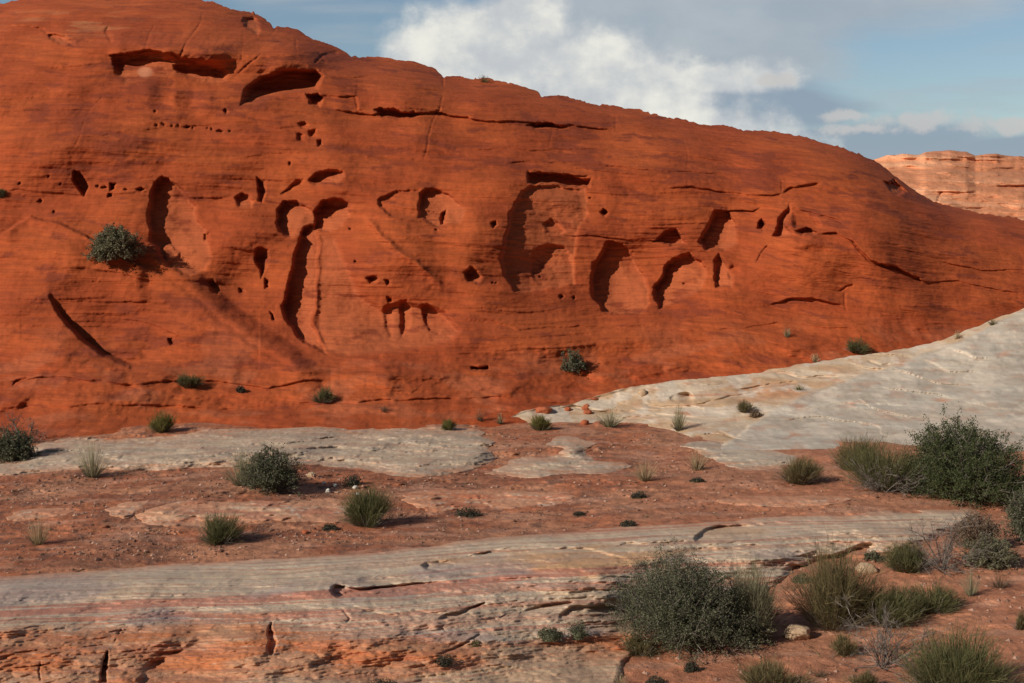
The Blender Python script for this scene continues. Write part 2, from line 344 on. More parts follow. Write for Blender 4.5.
def hill_D(px, py, want=False):
    px = np.asarray(px, float); py = np.asarray(py, float)
    D0, t = hill_base(px, py)
    x, y, z = to_world(px, py, D0)
    inb = sstep(t, -.02, .06)
    top = sstep(t, 1.0, .93)
    # broad swells
    d = -.55 * fbm(x * .16, z * .22, 31, 3) * inb * (.35 + .65 * top)
    d = d - (.13 * fbm(x * .6, z * .8, 33, 2) + .03 * fbm(x * 1.1 + .4 * z, z * 1.6, 35, 2)) * inb
    # bedding : follows the dip of the hill towards the right
    sx = z + .055 * x + .12 * np.maximum(x - 5, 0) + .25 * fbm(x * .15, z * .25, 37, 2)
    b1 = fbm(x * .22, sx * 3.2, 41, 3); b2 = fbm(x * .5, sx * 9.0, 43, 3, .6)
    b3 = pnoise(x * .3, sx * 1.6, 47)
    saw = (sx * 2.3 + 1.2 * fbm(x * .12, sx * .5, 49, 2)) % 1.0
    ledge = .06 * (1 - saw) * sstep(fbm(x * .25, sx * .4, 51, 2), -.15, .35)
    wall = .35 + .65 * sstep(t, .10, .3)
    d = d - (.034 * b1 + .020 * b2 + .03 * b3) * wall * inb - ledge * inb * .4
    # lumpy low apron
    ap = sstep(t, .34, .12) * inb
    d = d - ap * .22 * np.maximum(fbm(x * .45, y * .9, 53, 4) - .02, 0) - ap * .05 * fbm(x * 2.2, sx * 5, 54, 3)
    # grain and small pitting
    d = d - .012 * fbm(x * 5.5, z * 7.5, 55, 3) * inb
    X = px + 2.9 * fbm(x * 1.7, z * 1.7, 61, 5, .5); Y = py + 2.6 * fbm(x * 1.7, z * 1.7, 67, 5, .5)
    for bx_, by_, rx_, ry_, am in BUMP:
        m = (np.abs(px - bx_) < rx_ * 2.4) & (np.abs(py - by_) < ry_ * 2.4)
        if m.any(): d[m] += am * np.exp(-((X[m] - bx_) / rx_)**2 - ((Y[m] - by_) / ry_)**2)
    saw3 = (sx * 7.0 + .8 * fbm(x * .2, sx * .8, 57, 2)) % 1.0
    d = d - .022 * sstep(saw3, 0, .8) * sstep(saw3, 1, .85) * sstep(fbm(x * .35, sx * .9, 58, 3), -.1, .3) * wall * inb
    # big lobes
    cavm = np.zeros(px.shape)
    for P, dep, w, (vx, vy), sh in CAV:
        kw = .3 if w >= 6 else 1.0
        m = box(P, X, Y, 40 if (len(P) > 7 and dep > .2) else 4)
        if not m.any(): continue
        xm, ym = px[m] + kw * (X[m] - px[m]), py[m] + kw * (Y[m] - py[m])
        s = sdf(P, xm, ym)
        n = math.hypot(vx, vy); vx /= n; vy /= n
        pr = P[:, 0] * vx + P[:, 1] * vy
        q = (xm * vx + ym * vy - pr.min()) / (pr.max() - pr.min())
        slot = .5 * np.exp(-(np.clip(q, 0, 1) / .16)**2) * sstep(s, .5, 4) if (len(P) > 7 and sh < 1 and vx > .5 and dep > .2) else 0
        if len(P) > 7 and vx > .5 and dep > .2:      # a bowl : deepest under the left lip, rising evenly to the right rim
            shb = max(sh, .88); qq = np.clip(q, 0, 1); ramp = slot + 1 - shb * qq + .26 * np.sin(np.pi * qq)
        else: ramp = 1 - sh * sstep(q, .0 if sh > .8 else .25, 1.0)
        e = sstep(s, -.6, min(w, 2.4) if (len(P) > 7 and vx > .5) else w)
        d[m] += dep * e * ramp
        if len(P) > 7 and dep > .2: d[m] += .10 * np.exp(np.minimum(s, 0) / 13.0) * sstep(q, .0, .6)      # rounded shoulder leading into the hollow
        if dep > .12 and len(P) > 7: d[m] += (.014 * fbm(x[m] * 2.2, z[m] * 3.0, 63, 4) + .008 * fbm(x[m] * 1.0, z[m] * 12, 64, 2)) * e
        if dep > .2: cavm[m] = np.maximum(cavm[m], e)
    # the long scooped bowl at the lower left
    m = (px > 20) & (px < 260) & (py > 260) & (py < 400)
    if m.any():
        SC = [(49, 288), (47, 297), (55, 312), (68, 329), (84, 344), (104, 357), (128, 368)]
        Xr, Yr = px[m] + .3 * (X[m] - px[m]), py[m] + .3 * (Y[m] - py[m]); u, tt = linedist(SC, Xr, Yr)
        xl = np.interp(Yr, [288, 297, 312, 329, 344, 357, 368], [49, 47, 55, 68, 84, 104, 128])
        ins = (Xr > xl) & (Yr > 286) & (Yr < 372)
        tt = np.clip((Yr - 288) / 80, 0, 1); am = (.20 + .70 * tt) * sstep(Yr, 372, 362) + .03
        wtop = sstep(Yr, 284, 322); wbot = sstep(Yr, 374, 362)
        d[m] += np.where(ins, am * sstep(u, 0, 5) * np.exp(-np.maximum(u - 4, 0) / 38) * wtop * wbot, 0)
        d[m] += .55 * np.exp(-((Xr - 122) / 52)**2 - ((Yr - 325) / 27)**2)
    # the rounded rail of rock that runs down to the right
    m = (px > 110) & (px < 330) & (py > 220) & (py < 400)
    if m.any():
        RL = [(120, 236), (150, 256), (190, 284), (225, 316), (262, 343), (290, 360), (302, 370)]
        Xr, Yr = px[m] + .35 * (X[m] - px[m]), py[m] + .35 * (Y[m] - py[m]); u, tt = linedist(RL, Xr, Yr); yl = ip(Xr, RL); below = Yr > yl
        rail = np.where(below, np.exp(-(u / 17.0)**2), np.exp(-(u / 9.0)**2))
        d[m] += (-.24 * rail * (.6 + .6 * tt)) * sstep(tt, -.01, .12) + .05 * np.where(below, np.exp(-((u - 6) / 3.5)**2), 0) * sstep(tt, 0, .2) * sstep(tt, 1, .9)
        d[m] += np.where(below, 0, .10 * sstep(u, 8, 16) * np.exp(-np.maximum(u - 16, 0) / 14)) * sstep(tt, .0, .2) * sstep(tt, 1.0, .8)
    m = (px > 350) & (px < 460) & (py > 205) & (py < 300)
    if m.any():
        u, tt = linedist([(364, 214), (392, 246), (420, 266), (446, 290)], X[m], Y[m])
        d[m] -= .13 * np.exp(-(u / 3.5)**2) * sstep(tt, -.01, .1) * sstep(tt, 1.01, .8)
    Xc = px + 3.0 * fbm(x * .9, z * .9, 71, 4); Yc = py + 2.6 * fbm(x * .9, z * .9, 73, 4)
    for Pl, hw, dep, stp, dec in CRK:
        dep = dep * .85
        Pa = np.array(Pl, float)
        m = box(Pa, Xc, Yc, max(6, dec * 1.2 if stp else 6))
        if not m.any(): continue
        xm, ym = Xc[m], Yc[m]
        q, tt = linedist(Pl, xm, ym)
        fade = sstep(tt, 0, .08) * sstep(tt, 1, .92)
        dd = .6 * dep * sstep(q, hw * 1.35, hw * .25) * (.25 + .75 * fade) * sstep(fbm(x[m] * 1.1 + 9, z[m] * 1.1, 77, 3), -.55, .25)
        if stp:
            yl = np.interp(xm, Pa[:, 0], Pa[:, 1]) if np.all(np.diff(Pa[:, 0]) > 0) else None
            if yl is not None:
                ex = sstep(xm, Pa[0, 0] - 2, Pa[0, 0] + 14) * sstep(xm, Pa[-1, 0] + 2, Pa[-1, 0] - 14)
                h = yl - ym
                if stp > 0: dd = dd - stp * sstep(h, -.6, 1.2) * np.exp(-np.maximum(h, 0) / dec) * ex
                else: dd = dd + stp * sstep(-h, -.6, 2.0) * np.exp(-np.maximum(-h, 0) / dec) * ex
        d[m] += dd
    D = D0 + d * sstep(t, 1.04, .985) * (1 if True else 0)
    if want: return D, t, d, x, z, sx, cavm, ap
    return D

# ------------------------------------------------------------ mesh + materials
def tag(o, label=None, cat=None, group=None, kind=None):
    if label: o['label'] = label
    if cat: o['category'] = cat
    if group: o['group'] = group
    if kind: o['kind'] = kind
    return o
def make_mesh(name, V3, F4, mat, col=None, parent=None, smooth=True):
    me = bpy.data.meshes.new(name)
    V3 = np.ascontiguousarray(V3, np.float32); F4 = np.ascontiguousarray(F4, np.int32)
    n = F4.shape[1]
    me.vertices.add(len(V3)); me.vertices.foreach_set('co', V3.ravel())
    me.loops.add(F4.size); me.loops.foreach_set('vertex_index', F4.ravel())
    me.polygons.add(len(F4)); me.polygons.foreach_set('loop_start', np.arange(0, F4.size, n, dtype=np.int32))
    me.polygons.foreach_set('loop_total', np.full(len(F4), n, np.int32))
    me.polygons.foreach_set('use_smooth', np.full(len(F4), smooth, bool))
    me.update(calc_edges=True)
    if col is not None:
        a = me.color_attributes.new('col', 'FLOAT_COLOR', 'POINT')
        c = np.ones((len(V3), 4), np.float32); c[:, :3] = np.clip(col, 0, 1)
        a.data.foreach_set('color', c.ravel())
    me.materials.append(mat)
    o = bpy.data.objects.new(name, me); C.objects.link(o)
    if parent: o.parent = parent
    return o
def grid_faces(nr, nc, keep=None):
    i = np.arange(nr * nc).reshape(nr, nc)
    f = np.stack([i[:-1, :-1], i[1:, :-1], i[1:, 1:], i[:-1, 1:]], -1).reshape(-1, 4)
    if keep is not None:
        k_ = keep.ravel(); f = f[k_[f].any(1)]
    return f
def compact(V3, Fc, col):
    u, inv = np.unique(Fc.ravel(), return_inverse=True)
    return V3[u], inv.reshape(Fc.shape), col[u]

def rock_mat(name, sc_=(1, 1, 9), bump=.5, grain=60, dist=.02, var=.3, tint=(1, 1, 1)):
    m = bpy.data.materials.new(name); m.use_nodes = True
    t = m.node_tree; n = t.nodes; l = t.links
    b = n['Principled BSDF']; b.inputs['Roughness'].default_value = .92
    b.inputs['Specular IOR Level'].default_value = .18
    at = n.new('ShaderNodeAttribute'); at.attribute_name = 'col'
    tcn = n.new('ShaderNodeTexCoord')
    mp = n.new('ShaderNodeMapping'); mp.inputs['Scale'].default_value = sc_; l.new(tcn.outputs['Object'], mp.inputs[0])
    n1 = n.new('ShaderNodeTexNoise'); n1.inputs['Scale'].default_value = 1.6; n1.inputs['Detail'].default_value = 9; n1.inputs['Roughness'].default_value = .62
    l.new(mp.outputs[0], n1.inputs[0])
    n2 = n.new('ShaderNodeTexNoise'); n2.inputs['Scale'].default_value = grain; n2.inputs['Detail'].default_value = 5; n2.inputs['Roughness'].default_value = .6
    l.new(tcn.outputs['Object'], n2.inputs[0])
    n3 = n.new('ShaderNodeTexNoise'); n3.inputs['Scale'].default_value = 4.5; n3.inputs['Detail'].default_value = 8; n3.inputs['Roughness'].default_value = .6
    l.new(tcn.outputs['Object'], n3.inputs[0])
    r1 = n.new('ShaderNodeMapRange'); r1.inputs[1].default_value = .3; r1.inputs[2].default_value = .7
    r1.inputs[3].default_value = 1 - var; r1.inputs[4].default_value = 1 + var; l.new(n1.outputs[0], r1.inputs[0])
    r2 = n.new('ShaderNodeMapRange'); r2.inputs[1].default_value = .3; r2.inputs[2].default_value = .7
    r2.inputs[3].default_value = 1 - var * .5; r2.inputs[4].default_value = 1 + var * .5; l.new(n3.outputs[0], r2.inputs[0])
    r3 = n.new('ShaderNodeMapRange'); r3.inputs[1].default_value = .3; r3.inputs[2].default_value = .7
    r3.inputs[3].default_value = 1 - var * .5; r3.inputs[4].default_value = 1 + var * .5; l.new(n2.outputs[0], r3.inputs[0])
    q = n.new('ShaderNodeMath'); q.operation = 'MULTIPLY'; l.new(r1.outputs[0], q.inputs[0]); l.new(r2.outputs[0], q.inputs[1])
    q2 = n.new('ShaderNodeMath'); q2.operation = 'MULTIPLY'; l.new(q.outputs[0], q2.inputs[0]); l.new(r3.outputs[0], q2.inputs[1])
    vm = n.new('ShaderNodeVectorMath'); vm.operation = 'SCALE'; l.new(at.outputs['Color'], vm.inputs[0]); l.new(q2.outputs[0], vm.inputs['Scale'])
    l.new(vm.outputs[0], b.inputs['Base Color'])
    h = n.new('ShaderNodeMath'); h.operation = 'MULTIPLY_ADD'; l.new(n1.outputs[0], h.inputs[0]); h.inputs[1].default_value = 1.6; l.new(n3.outputs[0], h.inputs[2])
    h2 = n.new('ShaderNodeMath'); h2.operation = 'MULTIPLY_ADD'; l.new(n2.outputs[0], h2.inputs[0]); h2.inputs[1].default_value = .5; l.new(h.outputs[0], h2.inputs[2])
    bp = n.new('ShaderNodeBump'); bp.inputs['Strength'].default_value = bump; bp.inputs['Distance'].default_value = dist
    l.new(h2.outputs[0], bp.inputs['Height']); l.new(bp.outputs[0], b.inputs['Normal'])
    return m
M_red = rock_mat('red_sandstone', (.9, 1, 14), .7, 45, .035, .16)
M_far = rock_mat('far_sandstone', (.4, .4, 3), .5, 8, .2, .10)
M_sand = rock_mat('red_sand', (3, 3, 3), .8, 70, .03, .26)
M_pale = rock_mat('pale_sandstone', (1.2, 2.5, 8), .7, 60, .02, .12)
M_ledge = rock_mat('striped_sandstone', (.4, 3.0, 9), .6, 60, .02, .13)

def lerp(a, b, f): return np.asarray(a) * (1 - f[..., None]) + np.asarray(b) * f[..., None]
RED = np.array((.355, .067, .020)); DRED = np.array((.235, .047, .020)); ORG = np.array((.415, .086, .024))

# ------------------------------------------------------------ build hill
cols = np.concatenate([np.arange(-1500, -60, 14.), np.arange(-60, 1085, 1.0), np.arange(1085, 2600, 16.)])
rr = ip(cols, RIDGE); rr = rr + .9 * fbm(cols * .05, cols * 0, 81, 3) + .7 * fbm(cols * .2, cols * 0, 83, 3) + 1.3 * (np.round(1.6 * fbm(cols * .035, cols * 0, 84, 2)) / 1.6) - 1.8 * np.exp(-((cols - 443.5) / 1.6)**2) * -1 + 2.2 * np.exp(-((cols - 541) / 2.2)**2) + 2.0 * np.exp(-((cols - 274) / 2.5)**2) + 2.0 * np.exp(-((cols - 351) / 2.5)**2) + 1.6 * np.exp(-((cols - 651) / 2.0)**2)
bb = ip(cols, BASE) + 8
ts = np.concatenate([np.linspace(0, .93, 430), np.linspace(.932, 1, 40)])
PX = np.repeat(cols[None], len(ts), 0)
PY = bb[None] + (rr - bb)[None] * ts[:, None]
D, t, d, x, z, sx, cavm, ap = hill_D(PX, PY, True)
wx, wy, wz = to_world(PX, PY, D)
# colour of the rock itself
n1 = fbm(x * .35, sx * .9, 101, 4); n2 = fbm(x * .5, sx * 7, 103, 4, .6); n3 = fbm(x * 1.3, z * 1.3, 105, 4)
col = lerp(RED, ORG, np.clip(.45 + .9 * n1 + .3 * n3, 0, 1))
col = col * (1 + .16 * n2)[..., None]
# dark desert varnish streaked along the bedding
VARN = [(625, 148, 48, 10), (585, 158, 40, 9), (680, 155, 30, 6), (480, 165, 40, 14), (745, 170, 60, 16), (560, 150, 60, 18), (700, 200, 60, 10), (60, 110, 60, 14), (150, 90, 60, 30), (110, 150, 50, 30), (560, 128, 50, 8), (810, 302, 55, 6), (60, 380, 80, 14), (220, 360, 40, 16), (240, 100, 80, 20), (420, 150, 90, 14), (860, 200, 60, 20), (120, 340, 50, 14), (215, 335, 40, 16), (170, 305, 40, 14), (330, 60, 60, 12), (700, 312, 60, 7)]
vm_ = np.zeros(PX.shape)
for (a, b, ra, rb) in VARN: vm_ = np.maximum(vm_, np.exp(-((PX - a) / ra)**2 - ((PY - b) / rb)**2))
vn = fbm(x * .8, sx * 3.2, 107, 5, .6)
v = sstep(vm_ * .8 + vn * 1.0, .45, .9) * .85 + .22 * sstep(fbm(x * .3, sx * 1.4, 109, 5, .6), .15, .6)
col = lerp(col, DRED, np.clip(v, 0, .85))
# fresher rock within hollows, paler apron
col = lerp(col, np.array((.47, .125, .048)), .6 * cavm * (1 - np.clip(v, 0, 1)))
dust = sstep(fbm(x * .7, wy * 1.3, 113, 4), .0, .5) * ap
col = lerp(col, np.array((.43, .125, .055)), .5 * dust) * .96
xw0 = x
# yellowish lichen bands near the top left
yb = sstep(fbm(x * .6, sx * 5, 115, 4), .1, .5) * np.exp(-((PY - 22) / 12)**2 - ((PX - 80) / 80)**2)
col = lerp(col, np.array((.55, .22, .09)), .5 * yb)
# a small paler spot in the upper left recess
pan = np.exp(-((PX - 145) / 9)**2 - ((PY - 72) / 6)**2)
col = lerp(col, np.array((.55, .22, .12)), .8 * sstep(pan, .3, .7))
PW = np.stack([wx, wy, wz], -1)
# back of the hill : rolls over and falls away behind the ridge
last = PW[-1]; tang = PW[-1] - PW[-6]; tang /= np.linalg.norm(tang, axis=-1, keepdims=True)
rows = []; cur = last.copy(); dirv = tang.copy()
for i in range(26):
    stepl = .12 + .09 * i + (i > 18) * (i - 18) * .9
    dirv[:, 2] -= .09 if i < 20 else .0; dirv /= np.linalg.norm(dirv, axis=-1, keepdims=True)
    cur = cur + dirv * stepl
    c_ = cur.copy(); c_[:, 2] += .05 * fbm(c_[:, 0] * .8, c_[:, 1] * .8, 121, 3)
    c_[:, 2] = np.maximum(c_[:, 2], -1.5)
    rows.append(c_)
ALL = np.concatenate([PW, np.array(rows)], 0); CA = np.concatenate([col, np.repeat(col[-1:], 26, 0)], 0)
hill = make_mesh('red_sandstone_hill', ALL.reshape(-1, 3), grid_faces(*ALL.shape[:2]), M_red, CA.reshape(-1, 3))
tag(hill, kind='structure')

# ------------------------------------------------------------ far ridge on the right
FR = [(700, 200), (800, 182), (850, 168), (874, 159), (886, 155.5), (905, 154), (920, 155), (926, 152), (944, 150.5), (966, 151), (975, 155), (993, 154), (1024, 157), (1100, 160), (1300, 172), (1600, 190)]
cols = np.arange(700, 1600, 1.6)
rr = ip(cols, FR) + .8 * fbm(cols * .08, cols * 0, 131, 4)
ts = np.linspace(0, 1, 170)
PX = np.repeat(cols[None], len(ts), 0); PY = 238 + (rr - 238)[None] * ts[:, None]
D = 92 + 16 * ts[:, None]**1.4 + 0 * PX
x, y, z = to_world(PX, PY, D)
s2 = z + .03 * x
nn = fbm(x * .08, s2 * .9, 133, 5, .55)
lg = (s2 * .55 + 1.1 * fbm(x * .05, s2 * .2, 134, 3)) % 1.0
D = D - 1.6 * fbm(x * .10, z * .2, 135, 4) - .7 * nn - .12 * (1 - lg) - .25 * fbm(x * .6, s2 * 2, 136, 4)
# cap blocks along the skyline
D = D - .3 * sstep(PY, 158, 156) * sstep(pnoise(x * .2, x * 0, 137), -.1, .1)
cr_, _ = linedist([(941, 192), (938, 200), (934, 206), (928, 210)], PX, PY); D = D + .4 * sstep(cr_, 1.4, .3)
x, y, z = to_world(PX, PY, D)
c = lerp((.66, .25, .12), (.78, .38, .21), np.clip(.5 + 1.3 * nn, 0, 1))
c = lerp(c, np.array((.56, .22, .11)), .7 * sstep(fbm(x * .04, s2 * .8, 139, 4), .05, .4))
c = lerp(c, np.array((.52, .19, .10)), .7 * sstep(PY, 158, 155) * sstep(PX, 920, 930))
PW = np.stack([x, y, z], -1); rows = []
for i in range(1, 8):
    q = PW[-1].copy(); q[:, 1] += i * i * .6; q[:, 2] -= i * i * .18; rows.append(q)
ALL = np.concatenate([PW, np.array(rows)], 0); CA = np.concatenate([c, np.repeat(c[-1:], 7, 0)], 0)
tag(make_mesh('far_ridge', ALL.reshape(-1, 3), grid_faces(*ALL.shape[:2]), M_far, CA.reshape(-1, 3)), kind='structure')

# ------------------------------------------------------------ ground sheet
cols = np.concatenate([np.arange(-6000, -2000, 400.), np.arange(-2000, -60, 30.), np.arange(-60, 1085, 1.15), np.arange(1085, 3000, 30.), np.arange(3000, 7000, 400.)])
rowsy = np.concatenate([np.arange(1300, 700, -14.), np.arange(700, 425, -.9), np.arange(425, 300, -2.5), np.arange(300, 236, -4.), [234, 232.6, 231.6]])
PX, PY = np.meshgrid(cols, rowsy)
def ground_color(px, py, x, y):
    a = np.array((.41, .145, .072)); b = np.array((.44, .195, .108)); dk = np.array((.22, .078, .045))
    c = lerp(a, b, sstep(fbm(x * .5, y * .8, 141, 4), -.3, .4))
    right = sstep(px + .5 * (py - 500), 560, 760)
    c = lerp(c, np.array((.46, .195, .108)), .6 * right)
    cr = sstep(fbm(x * .55, y * 1.5, 143, 5, .6), -.12, .3) * (1 - .8 * right) * sstep(py, 440, 470)
    c = lerp(c, dk, .58 * cr)
    c = lerp(c, np.array((.17, .085, .06)), .7 * sstep(fbm(x * 2.2, y * 4.2, 145, 4, .6), .28, .5) * (1 - .7 * right))
    c = lerp(c, np.array((.50, .26, .17)), .5 * sstep(fbm(x * .8, y * 2.5, 147, 4), .22, .5))
    return c
D = ground_D(PX, PY); x, y, z = to_world(PX, PY, D)
far = y > 45
gcol = ground_color(PX, PY, x, y)
PW = np.stack([x, y, z], -1)
front = []
for yy_ in (3, 0, -5, -15, -40, -120):
    q = PW[0].copy(); q[:, 1] = yy_; q[:, 0] *= (1 + (4.8 - yy_) * .15); q[:, 2] = 0; front.append(q)
PW = np.concatenate([np.array(front)[::-1], PW], 0); gcol = np.concatenate([np.repeat(gcol[:1], 6, 0), gcol], 0)
tag(make_mesh('ground', PW.reshape(-1, 3), grid_faces(*PW.shape[:2]), M_sand, gcol.reshape(-1, 3)), kind='structure')

# ------------------------------------------------------------ pale rock slope on the right
WT = [(500, 424), (520, 411), (575, 403), (608, 393), (640, 385), (690, 379), (762, 373), (768, 370), (850, 356), (900, 350), (940, 341), (975, 327), (1024, 308), (1100, 285), (1200, 265), (1500, 240), (1900, 262)]
WB = [(500, 428), (540, 432), (600, 433), (640, 431), (672, 436), (682, 446), (705, 458), (760, 468), (800, 472), (860, 476), (930, 480), (1024, 470), (1200, 470), (1900, 470)]
WD = [(500, 26.3), (575, 27.6), (640, 27.6), (700, 28.2), (850, 28.8), (1024, 29.8), (1200, 33), (1900, 36)]
_LT, _LBB, _LDD = _lut(WT, 9), _lut(WB, 12), _lut(WD, 25)
def slope_D(px, py, want=False):
    px = np.asarray(px, float); py = np.asarray(py, float)
    yt = np.interp(px, _lx, _LT); yb_ = np.interp(px, _lx, _LBB)
    q = (yb_ - py) / (yb_ - yt)
    Db = (CAMH + .10) / ray(px, yb_)[1]
    q1 = np.clip(q, -.2, 1.2)
    Dd = Db + (np.interp(px, _lx, _LDD) - Db) * (q1 + .10 * np.sin(np.pi * np.clip(q1, 0, 1)))
    x, y, z = to_world(px, py, Dd)
    e = sstep(q, 0, .15)
    d = -.22 * fbm(x * .3, y * .3, 151, 3) * e - .05 * fbm(x * 1.4, y * 1.6, 153, 4)
    sl_ = z * 3.2 + .25 * x + .6 * fbm(x * .3, y * .4, 154, 3)
    d = d - .07 * (1 - (sl_ % 1.0)) * sstep(fbm(x * .5, y * .5, 155, 2), -.25, .3) - .03 * np.abs(fbm(x * 2.5, z * 9, 157, 3))
    # cream hump on the left stands lower than the grey sheet that overlaps it
    P = smooth_poly([(700, 455), (735, 440), (758, 415), (800, 398), (850, 378), (905, 362), (960, 340), (1040, 300), (1400, 200), (1700, 480), (900, 500)], 2)
    sd_ = sdf(P, px + 5 * fbm(x * .8, y * .8, 158, 3), py + 2.5 * fbm(x * .8, y * .8, 159, 3))
    grey = sstep(sd_, -1.5, 2.5)
    d = d - .20 * grey * np.exp(-np.maximum(sd_, 0) / 60)
    # small arched hollow
    P2 = smooth_poly([(668, 397), (680, 392), (690, 392), (695, 398), (692, 404), (672, 403)], 2)
    d = d + .35 * sstep(sdf(P2, px, py), -1, 3) * (.35 + .65 * sstep(px, 676, 690))
    for Pl, hw, dep in [([(640, 402), (660, 408), (700, 405), (730, 398), (770, 390)], 1.2, .08), ([(600, 420), (660, 416), (700, 417)], 1.2, .07), ([(560, 405), (600, 412), (640, 412)], 1.2, .08), ([(770, 371), (800, 378), (850, 376)], 1.0, .08), ([(866, 362), (880, 366), (890, 364)], 1.0, .08), ([(690, 440), (720, 432), (748, 440)], 1.3, .08), ([(790, 410), (850, 404), (920, 407)], .9, .05), ([(735, 390), (770, 384), (800, 384)], 1.2, .10)]:
        m = box(Pl, px, py, 8)
        if m.any():
            u, tt = linedist(Pl, px[m] + 2 * fbm(x[m], z[m] * 3, 160, 3), py[m] + 1.5 * fbm(x[m] * 2, z[m] * 3, 162, 3)); d[m] += dep * sstep(u, hw * 2, hw * .3) * sstep(tt, 0, .15) * sstep(tt, 1, .85)
    d = d * sstep(q, 1.08, .93)
    if want: return Dd + d, q, x, y, z, grey
    return Dd + d
cols = np.concatenate([np.arange(498, 1085, 1.), np.arange(1085, 1900, 12.)])
ts = np.linspace(-.05, 1, 190)
yt = ip(cols, WT) + 1.2 * fbm(cols * .06, cols * 0, 163, 4); yb_ = ip(cols, WB)
PX = np.repeat(cols[None], len(ts), 0); PY = yb_[None] + (yt - yb_)[None] * ts[:, None]
D, q, x, y, z, grey = slope_D(PX, PY, True); x1, y1, z1 = to_world(PX, PY, D)
cream = np.array((.50, .33, .20)); gry = np.array((.44, .362, .285)); pink = np.array((.45, .215, .14))
nA = fbm(x * .6, z * 5 + y * .4, 165, 5, .55); nB = fbm(x * 1.8, z * 8 + y, 167, 4)
c = lerp(cream, np.array((.56, .43, .31)), np.clip(.5 + nA * 1.5, 0, 1)); c = lerp(c, lerp(gry, np.array((.50, .43, .35)), np.clip(.4 + 1.4 * nA, 0, 1)), grey)
c = lerp(c, pink, .3 * sstep(nB, .2, .5)); c = lerp(c, np.array((.50, .20, .09)), .6 * np.exp(-((PX - 770) / 35)**2 - ((PY - 391) / 9)**2))
c = lerp(c, np.array((.5, .22, .12)), .7 * sstep(.35 * nA + .35 * nB + .55 * sstep(q, .16, .0), .3, .55))
c = lerp(c, np.array((.60, .50, .40)), .7 * sstep(fbm(x * 1.2, y * 1.2, 169, 4), .15, .45))
PW = np.stack([x1, y1, z1], -1); rows = []
for i in range(1, 7):
    u = PW[-1].copy(); u[:, 1] += i * .14; u[:, 2] -= i * i * .035; rows.append(u)
ALL = np.concatenate([PW, np.array(rows)], 0); CA = np.concatenate([c, np.repeat(c[-1:], 6, 0)], 0)
tag(make_mesh('rock_slope', ALL.reshape(-1, 3), grid_faces(*ALL.shape[:2]), M_pale, CA.reshape(-1, 3)),
    'broad grey and cream rock slope rising to the right edge below the red hill', 'rock slope', kind='thing')

# ------------------------------------------------------------ flat pale slabs
SLABS = []
def slab(name, P, thick, edge, colf, label, mat, seed, warp=(7, 2.2), vis=1.0, cat='rock slab', group=None, extra=None, mark=3.0, step=1.0):
    P = smooth_poly(P, 1)
    def fD(px, py, want=False):
        px = np.asarray(px, float); py = np.asarray(py, float)
        x, y, _ = to_world(px, py, plane_D(px, py, 0))
        X = px + warp[0] * fbm(x * .8, y * .8, seed, 4, .55); Y = py + warp[1] * fbm(x * .8, y * .8, seed + 2, 4, .6)
        s = sdf(P, X, Y)
        g = ground_H(px, py)
        h = g - .09 * sstep(s, 1.5, -6) + thick * sstep(s, -2.0, edge) 
        h = h + (.022 * fbm(x * .7, y * .9, seed + 5, 3) + .004 * fbm(x * 3, y * 5, seed + 6, 4)) * sstep(s, 0, 12)
        saw = (y * 1.3 + .35 * x + 1.0 * fbm(x * .35, y * .5, seed + 7, 3)) % 1.0
        h = h + .006 * sstep(saw, 0, .8) * sstep(saw, 1.0, .86) * sstep(s, 1, 10) * sstep(fbm(x * .6, y * .6, seed + 8, 2), -.2, .25)
        dx = 0
        if extra: h, dx = extra(px, py, x, y, h, s)
        Dd = plane_D(px, py, h) + dx
        if want: return Dd, s, x, y, h
        return Dd
    x0, x1_ = P[:, 0].min() - 14, P[:, 0].max() + 14; y0, y1_ = P[:, 1].min() - 8, P[:, 1].max() + 8
    PX, PY = np.meshgrid(np.arange(x0, x1_, step * 1.05), np.arange(y1_, y0, -step * .7))
    Dd, s, x, y, h = fD(PX, PY, True)
    wx, wy, wz = to_world(PX, PY, Dd)
    c = colf(PX, PY, x, y, s, wz)
    V3 = np.stack([wx, wy, wz], -1).reshape(-1, 3)
    f = grid_faces(*PX.shape, keep=(s > -4.5)); V3, f, cc = compact(V3, f, c.reshape(-1, 3))
    o = make_mesh(name, V3, f, mat, cc); tag(o, label, cat, group, 'thing')
    SLABS.append((fD, P)); return o
def pale(a, b, pk, sd0, pinkness=.4):
    def fn(px, py, x, y, s, z):
        n = fbm(x * .5 + y * .15, y * 1.6 - x * .4, sd0, 5, .55); m = fbm(x * 1.3, y * 3.2, sd0 + 4, 4)
        c = lerp(np.array(a) * [1.1, 1.03, .93], np.array(b) * [1.1, 1.03, .93], np.clip(.5 + 1.5 * n, 0, 1))
        c = lerp(c, np.array(pk), pinkness * sstep(m + .3 * n, .08, .45))
        c = lerp(c, np.array((.62, .50, .38)), .75 * sstep(np.abs(fbm(x * .7, y * 1.4 + x * .35, sd0 + 7, 4)), .05, .01))
        return lerp(c, np.array((.50, .24, .14)), .8 * sstep(s + 9 * m, 8, -3))
    return fn
slab('rock_slab', [(-120, 470), (-60, 462), (0, 462), (18, 455), (36, 443), (80, 436), (120, 438), (160, 438), (205, 431), (225, 428), (250, 428), (300, 426), (400, 426), (455, 427), (484, 430), (493, 443), (496, 455), (488, 462), (470, 472), (430, 476), (400, 476), (380, 472), (330, 468), (300, 466), (240, 466), (190, 470), (100, 470), (50, 472), (0, 477), (-120, 482)], .06, 14,
     pale((.37, .30, .245), (.46, .37, .29), (.44, .22, .15), 201), 'long flat grey cream slab at the left foot of the red hill', M_pale, 211)
